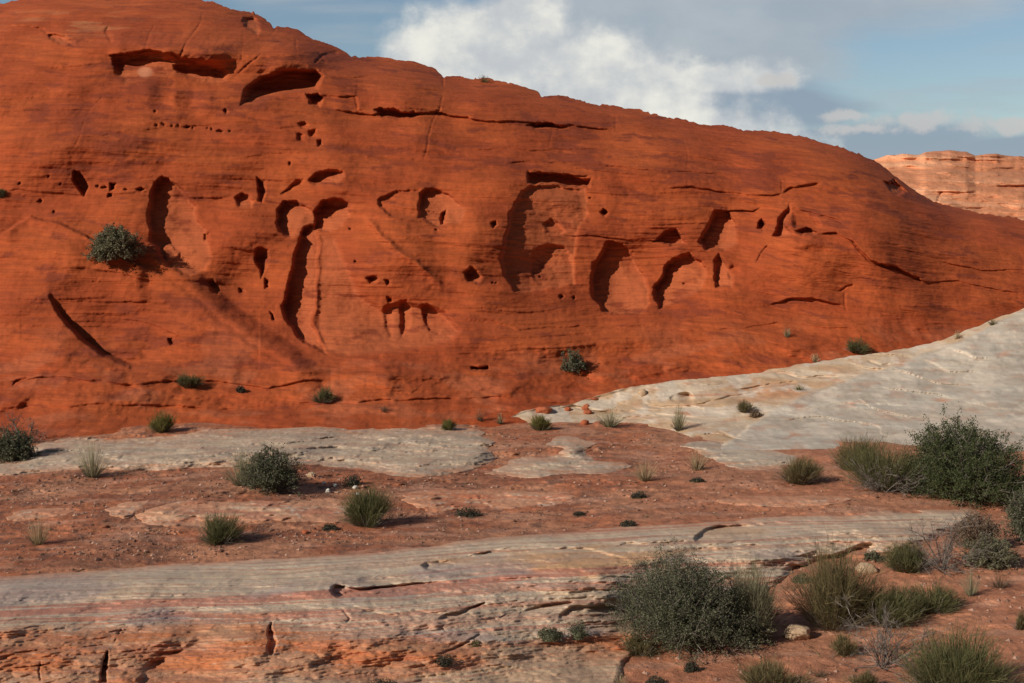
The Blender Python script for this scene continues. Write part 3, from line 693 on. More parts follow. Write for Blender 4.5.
slab('rock_slab', [(543, 444), (556, 438), (578, 436), (592, 441), (592, 452), (598, 461), (632, 463), (634, 468), (600, 473), (565, 474), (538, 479), (500, 474), (474, 474), (500, 466), (520, 458), (552, 454), (568, 450)], .035, 12,
     pale((.38, .31, .255), (.46, .37, .29), (.46, .22, .14), 221, .6), 'small low grey slab lying in the red sand in the middle of the view', M_pale, 231)
slab('rock_slab', [(678, 446), (700, 440), (740, 442), (790, 452), (800, 462), (770, 472), (730, 470), (712, 462), (694, 454)], .04, 12,
     pale((.38, .33, .28), (.47, .41, .34), (.46, .25, .17), 241, .2), 'thin grey slab tongue at the lower left toe of the big pale slope', M_pale, 251)
slab('rock_slab', [(136, 520), (150, 508), (190, 500), (240, 499), (300, 500), (345, 498), (372, 505), (350, 522), (300, 524), (240, 522), (200, 527), (160, 528), (140, 526)], .018, 9,
     pale((.50, .25, .16), (.52, .33, .23), (.46, .17, .10), 261, .7), 'low pinkish slab left of the round green bush', M_pale, 271, warp=(14, 2.6))
slab('rock_slab', [(100, 514), (118, 505), (150, 499), (160, 501), (130, 511), (112, 520)], .018, 6,
     pale((.46, .25, .17), (.50, .31, .22), (.46, .18, .11), 281, .7), 'small pink sliver of rock left of the low pinkish slab', M_pale, 291, warp=(12, 2))
slab('rock_slab', [(395, 498), (420, 490), (470, 488), (560, 492), (580, 500), (520, 506), (450, 512), (410, 510)], .014, 7,
     pale((.47, .20, .115), (.50, .28, .19), (.45, .15, .08), 301, .7), 'faint pink slab right of the round green bush', M_pale, 311, warp=(16, 2.6))
slab('rock_slab', [(2, 514), (30, 509), (80, 508), (82, 513), (40, 519), (4, 522)], .014, 6,
     pale((.46, .22, .14), (.48, .28, .2), (.45, .18, .1), 321, .7), 'narrow pink slab near the left edge in dark gravel', M_pale, 331, warp=(12, 2))
slab('rock_slab', [(720, 500), (760, 494), (830, 496), (860, 502), (800, 508), (740, 509)], .012, 6,
     pale((.46, .22, .14), (.48, .28, .2), (.45, .18, .1), 341, .7), 'thin pink slab between the foreground ledge and the pale slope', M_pale, 351, warp=(16, 2.6))

# foreground ledge
LP = [(-160, 590), (-60, 580), (0, 576), (80, 571), (150, 564), (250, 561), (330, 555), (400, 549), (512, 536), (600, 529), (700, 522), (780, 517), (850, 513), (930, 509), (965, 508), (985, 514), (975, 524), (950, 536), (905, 546), (890, 556), (850, 558), (800, 565), (780, 578), (760, 600), (700, 622), (655, 640), (640, 655), (628, 672), (615, 700), (600, 740), (560, 790), (-200, 790)]
LCAV = [  # hollows of the ledge: polygon, depth, edge, ramp dir, share
 ([(328, 588), (336, 584), (352, 587), (400, 584), (440, 580), (480, 578), (476, 582), (420, 587), (360, 592), (340, 597), (332, 596)], .26, 2.2, (1, .4), .9),
 ([(418, 562), (450, 559), (500, 548), (540, 544), (580, 546), (610, 551), (640, 565), (610, 576), (540, 578), (470, 578), (430, 574)], .26, 4, (.15, 1), .95),
 ([(612, 545), (630, 542), (640, 544), (664, 542), (690, 540), (676, 546), (640, 547), (622, 548)], .2, 2, (0, 1), .6),
 ([(692, 541), (696, 532), (712, 526), (740, 523), (790, 521), (800, 526), (790, 536), (740, 540), (700, 543)], .26, 3, (.6, 1), .95),
 ([(790, 561), (820, 558), (850, 548), (868, 541), (880, 548), (860, 557), (826, 566)], .24, 4, (0, 1), .8),
 ([(515, 614), (530, 608), (548, 602), (572, 600), (570, 605), (548, 608), (530, 614)], .12, 1.6, (0, 1), .7),
 ([(556, 618), (566, 610), (572, 604), (590, 606), (612, 604), (620, 610), (600, 614), (576, 612), (562, 620)], .10, 2, (0, 1), .6),
 ([(438, 618), (450, 612), (462, 611), (486, 602), (484, 606), (464, 614), (446, 620)], .14, 1.5, (0, 1), .5),
 ([(100, 683), (101, 664), (106, 650), (108, 655), (107, 683)], .2, 2.0, (1, 0), .3),
 ([(266, 650), (268, 632), (272, 620), (275, 632), (277, 650), (272, 656)], .17, 2.0, (1, 0), .3),
 ([(130, 690), (150, 655), (185, 640), (235, 632), (258, 640), (262, 660), (240, 690), (190, 720)], .09, 9, (1, .3), .9),
 ([(300, 664), (330, 652), (370, 648), (395, 652), (370, 664), (330, 674)], .10, 8, (.3, 1), .9),
 ([(890, 512), (905, 509), (930, 512), (940, 516), (920, 518), (900, 517)], .12, 2, (0, 1), .7),
]
LCRK = [([(-40, 590), (60, 592), (160, 588), (240, 586), (330, 590)], 1.2, .06), ([(360, 590), (440, 584), (520, 580), (620, 576), (660, 578)], 1.3, .10),
 ([(40, 604), (140, 598), (240, 594), (330, 596)], 1.0, .04), ([(112, 644), (118, 632), (122, 628)], 1.1, .08), ([(346, 624), (350, 618), (340, 608)], 1.0, .07), ([(410, 620), (424, 622), (440, 628), (448, 632)], 1.2, .12), ([(402, 620), (420, 612), (432, 614)], 1.0, .05),
 ([(330, 602), (360, 608), (400, 620), (430, 630)], .9, .05), ([(0, 630), (100, 622), (200, 616), (330, 610), (420, 612)], 1.3, .05), ([(500, 592), (560, 594), (620, 590)], 1.0, .03), ([(0, 655), (80, 648), (110, 644)], 1.1, .08), ([(0, 668), (60, 664), (100, 664)], 1.1, .10), ([(40, 683), (39, 660)], 1.0, .08),
 ([(436, 655), (450, 650), (470, 640), (484, 632)], 1.4, .12), ([(480, 636), (540, 640), (610, 636)], 1.2, .04), ([(400, 562), (470, 556), (540, 542), (600, 534)], 1.2, .10), ([(160, 574), (260, 570), (330, 564), (400, 556)], 1.1, .07), ([(640, 556), (720, 548), (800, 540), (880, 530)], 1.0, .05), ([(498, 620), (506, 614), (520, 612)], 1.0, .05)]
LCAV = [(smooth_poly(p, 1) if len(p) > 5 else np.array(p, float), a, b, c_, e) for p, a, b, c_, e in LCAV]
def ledge_extra(px, py, x, y, h, s):
    top = ip(px, [(-200, 590), (0, 576), (150, 564), (250, 561), (400, 549), (512, 536), (700, 522), (960, 508), (1000, 508)])
    v = py - top
    body = .26 * sstep(v, -2, 26) + .12 * sstep(v, 20, 60) - .34 * sstep(v, 70, 190) * sstep(px, 700, 450)
    body = body * (1 - .72 * sstep(px, 560, 840)) - .12 * sstep(px, 540, 700) * sstep(v, 10, 70)
    body = body * (1 - .72 * sstep(px, 260, 680) * sstep(v, 40, 125))
    h = h + body * sstep(s, -1, 12 + 70 * sstep(px, 400, 600) * sstep(v, 30, 80)) + .035 * fbm(x * .8, y * .8, 361, 3) * sstep(s, 0, 15)
    # thin beds stepping down towards the viewer
    sv = v + 5 * fbm(x * .3, y * .4, 363, 3) + .02 * (px - 300)
    saw = (sv / 8.5) % 1.0; amp = sstep(fbm(x * .5, y * .8, 365, 3), -.3, .25)
    h = h - .006 * sstep(py, 650, 610) * (1 - .6 * sstep(px, 380, 520)) * sstep(saw, 0, .85) * sstep(saw, 1.0, .88) * sstep(s, 2, 10) * amp
    saw2 = (sv / 3.1 + .5 * fbm(x * .4, y, 369, 2)) % 1.0
    h = h - .0035 * sstep(saw2, 0, .8) * sstep(saw2, 1., .8) * sstep(s, 2, 10)
    # rough broken face in the lower left
    fm = sstep(py, 622, 650) * sstep(px, 640, 520)
    h = h + fm * (.018 * fbm(x * 1.2, y * 1.2, 371, 3) + .007 * np.abs(fbm(x * 4.5, y * 4.5, 373, 4)))
    d = np.zeros(px.shape)
    X = px + 3.0 * fbm(x * 1.4, y * 1.4, 375, 4); Y = py + 1.6 * fbm(x * 1.4, y * 1.4, 377, 4)
    for P, dep, w, (vx, vy), sh in LCAV:
        m = box(P, X, Y, 4)
        if not m.any(): continue
        u = sdf(P, X[m], Y[m]); n = math.hypot(vx, vy); a, b = vx / n, vy / n
        pr = P[:, 0] * a + P[:, 1] * b; q = (X[m] * a + Y[m] * b - pr.min()) / (pr.max() - pr.min())
        d[m] += dep * sstep(u, -.6, w) * (1 - sh * sstep(q, .1, 1))
    for Pl, hw, dep in LCRK:
        m = box(Pl, X, Y, 6)
        if not m.any(): continue
        u, tt = linedist(Pl, X[m], Y[m]); d[m] += .4 * dep * sstep(u, hw * 1.3, hw * .2) * sstep(tt, 0, .2) * sstep(tt, 1, .8) * sstep(fbm(x[m] * 1.5, y[m] * 1.5, 378, 3), -.5, .1)
    return h, d
def ledge_col(px, py, x, y, s, z):
    top = ip(px, [(-200, 590), (0, 576), (150, 564), (250, 561), (400, 549), (512, 536), (700, 522), (960, 508), (1000, 508)])
    v = py - top + 4 * fbm(x * .2, y * .3, 381, 3) + .8 * fbm(x * 1.2, y * 3, 383, 3) - .035 * (px - 300)
    band = fbm(x * .12, v * .14, 385, 4, .6); b2 = fbm(x * .2, v * .45, 387, 3, .6); bl = fbm(x * .6, y * 1.1, 389, 4)
    g = np.array((.50, .385, .28)); cr = np.array((.58, .43, .29)); pk = np.array((.46, .175, .115)); og = np.array((.52, .18, .075)); lav = np.array((.33, .25, .235))
    thin = fbm(x * .07, v * .55 + .15 * bl, 398, 4, .65)
    c = lerp(g, cr, np.clip(.55 + 1.2 * bl + .6 * b2 + .5 * sstep(px, 350, 600), 0, 1))
    c = lerp(c, np.array((.56, .44, .33)), .6 * sstep(thin, .12, .4)); c = lerp(c, np.array((.40, .21, .15)), .55 * sstep(-thin, .15, .4))
    c = lerp(c, np.array((.60, .33, .16)), .85 * sstep(np.exp(-((px - 540) / 110)**2 - ((py - 562) / 15)**2) + .5 * bl, .35, .8))
    c = lerp(c, np.array((.52, .31, .18)), .6 * sstep(np.exp(-((px - 745) / 60)**2 - ((py - 532) / 9)**2) + .5 * bl, .4, .8))
    pv = np.exp(-((v - 42 + .03 * (px - 200)) / 5)**2) * sstep(px, 760, 500) + .9 * np.exp(-((v - 58) / 4)**2) * sstep(px, 20, 120) * sstep(px, 420, 260)
    c = lerp(c, pk, np.clip(.85 * sstep(pv + .8 * b2, .15, .7) + .5 * sstep(band, .12, .45) * sstep(v, 25, 45), 0, .85))
    c = lerp(c, lav, .5 * sstep(fbm(x * .5, y * .6, 391, 4), .1, .4) * sstep(v, 8, 20))
    # orange rock in the lower half
    yl = ip(px, [(-200, 640), (0, 630), (100, 622), (250, 616), (300, 622), (400, 634), (440, 640), (520, 640), (650, 628), (760, 600)])
    o_ = sstep(py - yl + 9 * bl + 5 * b2, -4, 12)
    lowc = lerp(og, np.array((.50, .25, .14)), np.clip(.4 + 1.8 * fbm(x * .7, y * 1.4, 393, 4), 0, 1))
    lowc = lerp(lowc, np.array((.42, .14, .065)), .5 * sstep(fbm(x * .9, y * 2.2, 395, 4), .15, .45))
    lowc = lerp(lowc, np.array((.53, .38, .25)), .75 * sstep(py + 16 * bl - ip(px, [(0, 720), (180, 690), (300, 676), (450, 668), (520, 655), (640, 652)]), -6, 8))
    c = lerp(c, lowc, o_)
    c = lerp(c, pk * .95, .5 * sstep(b2, .2, .5) * o_)
    c = lerp(c, np.array((.56, .45, .34)), .55 * sstep(np.abs(fbm(x * .5, v * .12, 397, 4)), .04, .0))
    # sand drifted over the back edge
    return lerp(c, np.array((.46, .19, .11)), .8 * sstep(s, 7, -2) * sstep(v, 40, 10))
slab('rock_ledge', LP, .05, 8, ledge_col, 'long layered cream and orange rock ledge crossing the whole foreground', M_ledge, 401, warp=(10, 2.6), cat='rock ledge', extra=ledge_extra, step=.9)
# ------------------------------------------------------------ where things stand
def surf(px, py, on='auto'):
    P1 = np.array([float(px)]); P2 = np.array([float(py)])
    c = [ground_D(P1, P2)[0]] if on != 'hill' else []
    rr_ = ip(P1, RIDGE)[0]; bb_ = ip(P1, BASE)[0] + 6
    if on in ('auto', 'hill') and py < bb_: c.append(hill_D(P1, P2)[0])
    if on == 'auto':
        if px > 500 and ip(P1, WT)[0] <= py <= ip(P1, WB)[0]: c.append(slope_D(P1, P2)[0])
        for fD, P in SLABS:
            if sdf(P, P1, P2)[0] > 0: c.append(fD(P1, P2)[0])
    D = min(c); a = to_world(P1, P2, np.array([D]))
    return Vector((a[0][0], a[1][0], a[2][0])), D

# ------------------------------------------------------------ plants
def leaf_mat(name, a, b, rough=.75, spec=.15, tr=.25):
    m = bpy.data.materials.new(name); m.use_nodes = True; t = m.node_tree; n = t.nodes; l = t.links
    p = n['Principled BSDF']; p.inputs['Roughness'].default_value = rough; p.inputs['Specular IOR Level'].default_value = spec
    g = n.new('ShaderNodeNewGeometry'); r = n.new('ShaderNodeValToRGB'); l.new(g.outputs['Random Per Island'], r.inputs[0])
    r.color_ramp.elements[0].color = (*a, 1); r.color_ramp.elements[1].color = (*b, 1)
    e = r.color_ramp.elements.new(.5); e.color = (*[(u * .62 + v * .38) for u, v in zip(a, b)], 1)
    l.new(r.outputs[0], p.inputs['Base Color'])
    tl = n.new('ShaderNodeBsdfTranslucent'); l.new(r.outputs[0], tl.inputs[0])
    mxs = n.new('ShaderNodeMixShader'); mxs.inputs[0].default_value = tr
    l.new(p.outputs[0], mxs.inputs[1]); l.new(tl.outputs[0], mxs.inputs[2]); l.new(mxs.outputs[0], n['Material Output'].inputs[0])
    return m
ML = {
 'dark': leaf_mat('dark_grey_green_leaves', (.055, .062, .032), (.20, .20, .12)),
 'deep': leaf_mat('deep_green_leaves', (.042, .056, .022), (.115, .128, .052)),
 'green': leaf_mat('green_stems', (.062, .068, .024), (.225, .205, .095)),
 'yellow': leaf_mat('yellow_green_stems', (.11, .11, .03), (.26, .23, .08)),
 'olive': leaf_mat('olive_brown_stems', (.095, .080, .033), (.28, .22, .11)),
 'brown': leaf_mat('brown_dry_leaves', (.12, .075, .045), (.25, .17, .11)),
 'sage': leaf_mat('sage_grey_leaves', (.12, .115, .062), (.27, .25, .15)),
 'palegrass': leaf_mat('pale_green_blades', (.22, .21, .11), (.42, .38, .25)),
 'drygrass': leaf_mat('dry_grass_stems', (.16, .15, .085), (.34, .30, .19)),
 'straw': leaf_mat('straw_blades', (.34, .25, .13), (.56, .44, .28)),
 'twig': leaf_mat('grey_twigs', (.11, .085, .07), (.29, .245, .21), tr=0),
 'darktwig': leaf_mat('dark_twigs', (.05, .035, .028), (.13, .10, .08), tr=0),
 'cushion': leaf_mat('dark_cushion_leaves', (.040, .036, .026), (.10, .09, .06), tr=.1),
}
def unit(v): return v / (np.linalg.norm(v, axis=-1, keepdims=True) + 1e-9)
def ribbons(rng, B, Dv, Ln, wd, bend, segs=3, taper=.35):
    """bent tapering blades ; B base, Dv unit direction, Ln length, wd width, bend vector added as t^2"""
    n = len(B); t = np.linspace(0, 1, segs + 1)
    P = B[:, None] + Dv[:, None] * (Ln[:, None] * t)[..., None] + bend[:, None] * (t**2)[None, :, None]
    sd = unit(np.cross(Dv, unit(rng.randn(n, 3))))
    w = wd[:, None] * (1 - (1 - taper) * t)[None]
    Lf = P - sd[:, None] * w[..., None] / 2; Rt = P + sd[:, None] * w[..., None] / 2
    V = np.stack([Lf, Rt], 2).reshape(n, -1, 3)
    f = np.array([[2 * i, 2 * i + 1, 2 * i + 3, 2 * i + 2] for i in range(segs)])
    Fc = (f[None] + (np.arange(n) * (2 * (segs + 1)))[:, None, None]).reshape(-1, 4)
    return V.reshape(-1, 3), Fc, P
def leaves(rng, P, L_, w_, up=.3):
    n = len(P); d = unit(rng.randn(n, 3) + np.array([0, 0, up])); s = unit(np.cross(d, rng.randn(n, 3)))
    L_ = L_ * (.6 + .8 * rng.rand(n))[:, None]; w_ = w_ * (.6 + .8 * rng.rand(n))[:, None]
    V = np.stack([P, P + d * L_ * .5 + s * w_ * .5, P + d * L_, P + d * L_ * .5 - s * w_ * .5], 1)
    return V.reshape(-1, 3), np.arange(4 * n).reshape(n, 4)
def join(parts):
    Vs, Fs, k_ = [], [], 0
    for V, Fc in parts: Vs.append(V); Fs.append(Fc + k_); k_ += len(V)
    return np.concatenate(Vs), np.concatenate(Fs)
def lump(rng):
    k_ = unit(rng.randn(9, 3)); a = rng.rand(9) * .5 - .18
    return lambda d: 1 + sum(a[i] * np.maximum(0, d @ k_[i])**3 for i in range(9))
def dome(rng, n, flat=.0):
    d = rng.randn(n, 3); d[:, 2] = np.abs(d[:, 2]) * (1 - flat) + .06; return unit(d)
def leafy(rng, root, w, h, leafm, px_m, dens=1.0, twigm='twig', lean=0.0, skirt=.25):
    lf = lump(rng); nt_ = int(150 * dens); r = w / 2
    d = dome(rng, nt_); ext = lf(d)[:, None] * np.array([r, r, h * .93]) * (.80 + .3 * rng.rand(nt_))[:, None]
    tip = d * ext; tip[:, 0] += lean * tip[:, 2]
    B = rng.randn(nt_, 3) * [r * .16, r * .16, 0]; B[:, 2] = 0
    vec = tip - B; Ln = np.linalg.norm(vec, axis=1); dv = unit(vec + np.array([0, 0, .25]) * Ln[:, None])
    bend = vec - dv * Ln[:, None]
    V, Fc, P = ribbons(rng, B, dv, Ln, np.full(nt_, max(.006, .55 * px_m)), bend, 4, .4)
    # side twigs
    m = 7; tt = .35 + .6 * rng.rand(nt_, m); S = (B[:, None] + dv[:, None] * (Ln[:, None] * tt)[..., None] + bend[:, None] * (tt**2)[..., None]).reshape(-1, 3)
    dd = unit(np.repeat(dv, m, 0) * .8 + rng.randn(nt_ * m, 3) * .6); L2 = (.16 + .16 * rng.rand(nt_ * m)) * min(r, h) * 1.25
    V2, F2, P2 = ribbons(rng, S, dd, L2, np.full(nt_ * m, max(.004, .35 * px_m)), rng.randn(nt_ * m, 3) * .15 * L2[:, None], 2, .4)
    make_mesh('branches', *join([(V, Fc), (V2, F2)]), ML[twigm], parent=root, smooth=False)
    per = int(13 * dens); e = P2[:, 1:]; idx = rng.randint(0, len(e), len(e) * per)
    q = rng.rand(len(idx), 1); Q = e[idx, 0] * (1 - q) + e[idx, 1] * q + rng.randn(len(idx), 3) * .022 * max(r, h)
    Q[:, 2] = np.maximum(Q[:, 2], .01)
    ls = np.clip(1.9 * px_m, .016, .05)
    make_mesh('foliage', *leaves(rng, Q, ls, ls * .55), ML[leafm], parent=root, smooth=False)
def broom(rng, root, w, h, stemm, px_m, dens=1.0, spread=1.0, dry='twig', fine_=1.0):
    n = int(1100 * dens); r = w / 2; lf = lump(rng)
    nc = 11 + int(8 * min(dens, 2)); ci = rng.randint(0, nc, n); ca = rng.rand(nc) * 2 * np.pi; cr = np.sqrt(rng.rand(nc)) * .85; ch = .62 + .48 * rng.rand(nc)
    qx = np.cos(ca[ci]) * cr[ci] + rng.randn(n) * .17; qy = np.sin(ca[ci]) * cr[ci] + rng.randn(n) * .17
    a = np.arctan2(qy, qx); rad = np.minimum(np.hypot(qx, qy), 1.15); B = np.stack([np.cos(a) * rad * r * .38, np.sin(a) * rad * r * .38, 0 * a], 1)
    out = rad
    tip = np.stack([np.cos(a) * out * r * 1.05 * spread, np.sin(a) * out * r * .95 * spread, h * (1.05 - .45 * out**2) * ch[ci] * (.5 + .5 * rng.rand(n)**.6)], 1)
    tip += rng.randn(n, 3) * [.11 * r, .11 * r, .09 * h]; tip *= lf(unit(tip))[:, None] * .95; tip[:, 2] = np.maximum(tip[:, 2], .03)
    vec = tip - B; Ln = np.linalg.norm(vec, axis=1); dv = unit(vec + np.array([0, 0, .2]) * Ln[:, None]); bend = vec - dv * Ln[:, None]
    V, Fc, P = ribbons(rng, B, dv, Ln, np.full(n, max(.004, .34 * px_m) * fine_), bend, 3, .45)
    m = 4; tt = .25 + .65 * rng.rand(n, m); S = (B[:, None] + dv[:, None] * (Ln[:, None] * tt)[..., None] + bend[:, None] * (tt**2)[..., None]).reshape(-1, 3)
    L2 = np.repeat(Ln, m) * (.14 + .2 * rng.rand(n * m)); dd = unit(np.repeat(dv, m, 0) + rng.randn(n * m, 3) * .5)
    V2, F2, _ = ribbons(rng, S, dd, L2, np.full(n * m, max(.0035, .30 * px_m) * fine_), np.zeros((n * m, 3)), 2, .4)
    make_mesh('stems', *join([(V, Fc), (V2, F2)]), ML[stemm], parent=root, smooth=False)
    k_ = int(220 * dens) + 10; a = rng.rand(k_) * 6.28; B = np.stack([np.cos(a) * r * .3, np.sin(a) * r * .3, 0 * a], 1)
    dv = unit(np.stack([np.cos(a), np.sin(a), .35 + .8 * rng.rand(k_)], 1) + rng.randn(k_, 3) * .2)
    V, Fc, _ = ribbons(rng, B, dv, r * (.35 + .6 * rng.rand(k_)), np.full(k_, max(.003, .3 * px_m)), rng.randn(k_, 3) * .06 * r, 3, .5)
    make_mesh('dead_twigs', V, Fc, ML[dry], parent=root, smooth=False)
def tuft(rng, root, w, h, bm, px_m, dens=1.0, single=False):
    n = int(260 * dens); r = w / 2; a = rng.rand(n) * 6.28; rad = rng.rand(n)**.7
    B = np.stack([np.cos(a) * rad * r * .25, np.sin(a) * rad * r * .25, 0 * a], 1)
    tip = np.stack([np.cos(a) * rad * r, np.sin(a) * rad * r, h * (1 - .5 * rad**1.5) * (.55 + .45 * rng.rand(n))], 1) + rng.randn(n, 3) * .06 * r
    vec = tip - B; Ln = np.linalg.norm(vec, axis=1); dv = unit(vec + np.array([0, 0, .35]) * Ln[:, None]); bend = vec - dv * Ln[:, None]
    V, Fc, P = ribbons(rng, B, dv, Ln, np.full(n, max(.003, .34 * px_m)), bend, 4, .3)
    parts = [(V, Fc)]
    # small seed heads at some tips
    q = P[:, -1][rng.rand(n) < .5]; parts.append(leaves(rng, q, 1.6 * px_m, .5 * px_m))
    make_mesh('blades', *join(parts), ML[bm], parent=root, smooth=False)
    k_ = int(40 * dens) + 8; a = rng.rand(k_) * 6.28; B = np.stack([np.cos(a) * r * .15, np.sin(a) * r * .15, 0 * a], 1)
    dv = unit(np.stack([np.cos(a), np.sin(a), .5 + rng.rand(k_)], 1))
    V, Fc, _ = ribbons(rng, B, dv, h * (.2 + .22 * rng.rand(k_)), np.full(k_, max(.004, .5 * px_m)), rng.randn(k_, 3) * .03, 2, .5)
    make_mesh('crown_stubble', V, Fc, ML['darktwig'], parent=root, smooth=False)
def cushion(rng, w, h, cm, px_m, dens=1.0):
    n = int(1800 * dens); d = dome(rng, n, .2); lf = lump(rng)
    Q = d * lf(d)[:, None] * np.array([w / 2, w / 2 * .8, h]) * (rng.rand(n, 1)**.4); Q[:, 2] = np.abs(Q[:, 2])
    ls = np.clip(1.7 * px_m, .012, .04)
    k_ = unit(rng.randn(8, 3)); V = IV2 * (1 + .25 * np.maximum(0, IV2 @ k_.T).max(1, keepdims=True)) * np.array([w * .26, w * .22, h * .42])
    V[:, 2] = np.maximum(V[:, 2], -.01); L1, F1 = leaves(rng, Q, ls, ls * .6); F3 = np.concatenate([IF2, IF2[:, -1:]], 1)
    L1, F1 = L1.reshape(-1, 4, 3), None
    tri = np.array([[0, 1, 2], [0, 2, 3]]); n_ = len(L1); Ft = (tri[None] + (np.arange(n_) * 4)[:, None, None]).reshape(-1, 3)
    return join([(V, IF2), (L1.reshape(-1, 3), Ft)])
def deadbush(rng, w, h, px_m, dens=1.0):
    parts = []; n = int(16 * dens); r = w / 2
    d = dome(rng, n); B = rng.randn(n, 3) * [r * .08, r * .08, 0]; Ln = (.55 + .35 * rng.rand(n)) * max(r, h) ; Ln = np.minimum(Ln, np.linalg.norm(d * [r, r, h], axis=1) * 1.1)
    wd0 = np.full(n, max(.012, .9 * px_m))
    for lev in range(4):
        bend = rng.randn(len(B), 3) * .16 * Ln[:, None]
        V, Fc, P = ribbons(rng, B, d, Ln, wd0, bend, 3, .5); parts.append((V, Fc))
        V, Fc, _ = ribbons(rng, B, d, Ln, wd0, bend, 3, .5); parts.append((V, Fc))
        m = 4; k_ = rng.randint(1, 4, (len(B), m)); B2 = P[np.arange(len(B))[:, None], k_].reshape(-1, 3)
        d = unit(np.repeat(d, m, 0) + rng.randn(len(B2), 3) * .55); Ln = np.repeat(Ln, m) * .48; wd0 = np.maximum(np.repeat(wd0, m) * .6, .3 * px_m); B = B2
    V, Fc = join(parts); V[:, 2] = np.maximum(V[:, 2], 0); return V, Fc

def icos(sub):
    import bmesh
    b = bmesh.new(); bmesh.ops.create_icosphere(b, subdivisions=sub, radius=1)
    V = np.array([v.co[:] for v in b.verts]); Fc = np.array([[v.index for v in f.verts] for f in b.faces]); b.free(); return V, Fc
IV, IF = icos(4); IV2, IF2 = icos(3)
BUSHES = 'desert bushes scattered over rock and sand'
GRASS = 'dry grass tufts'
MATS = 'low dark cushion plants'
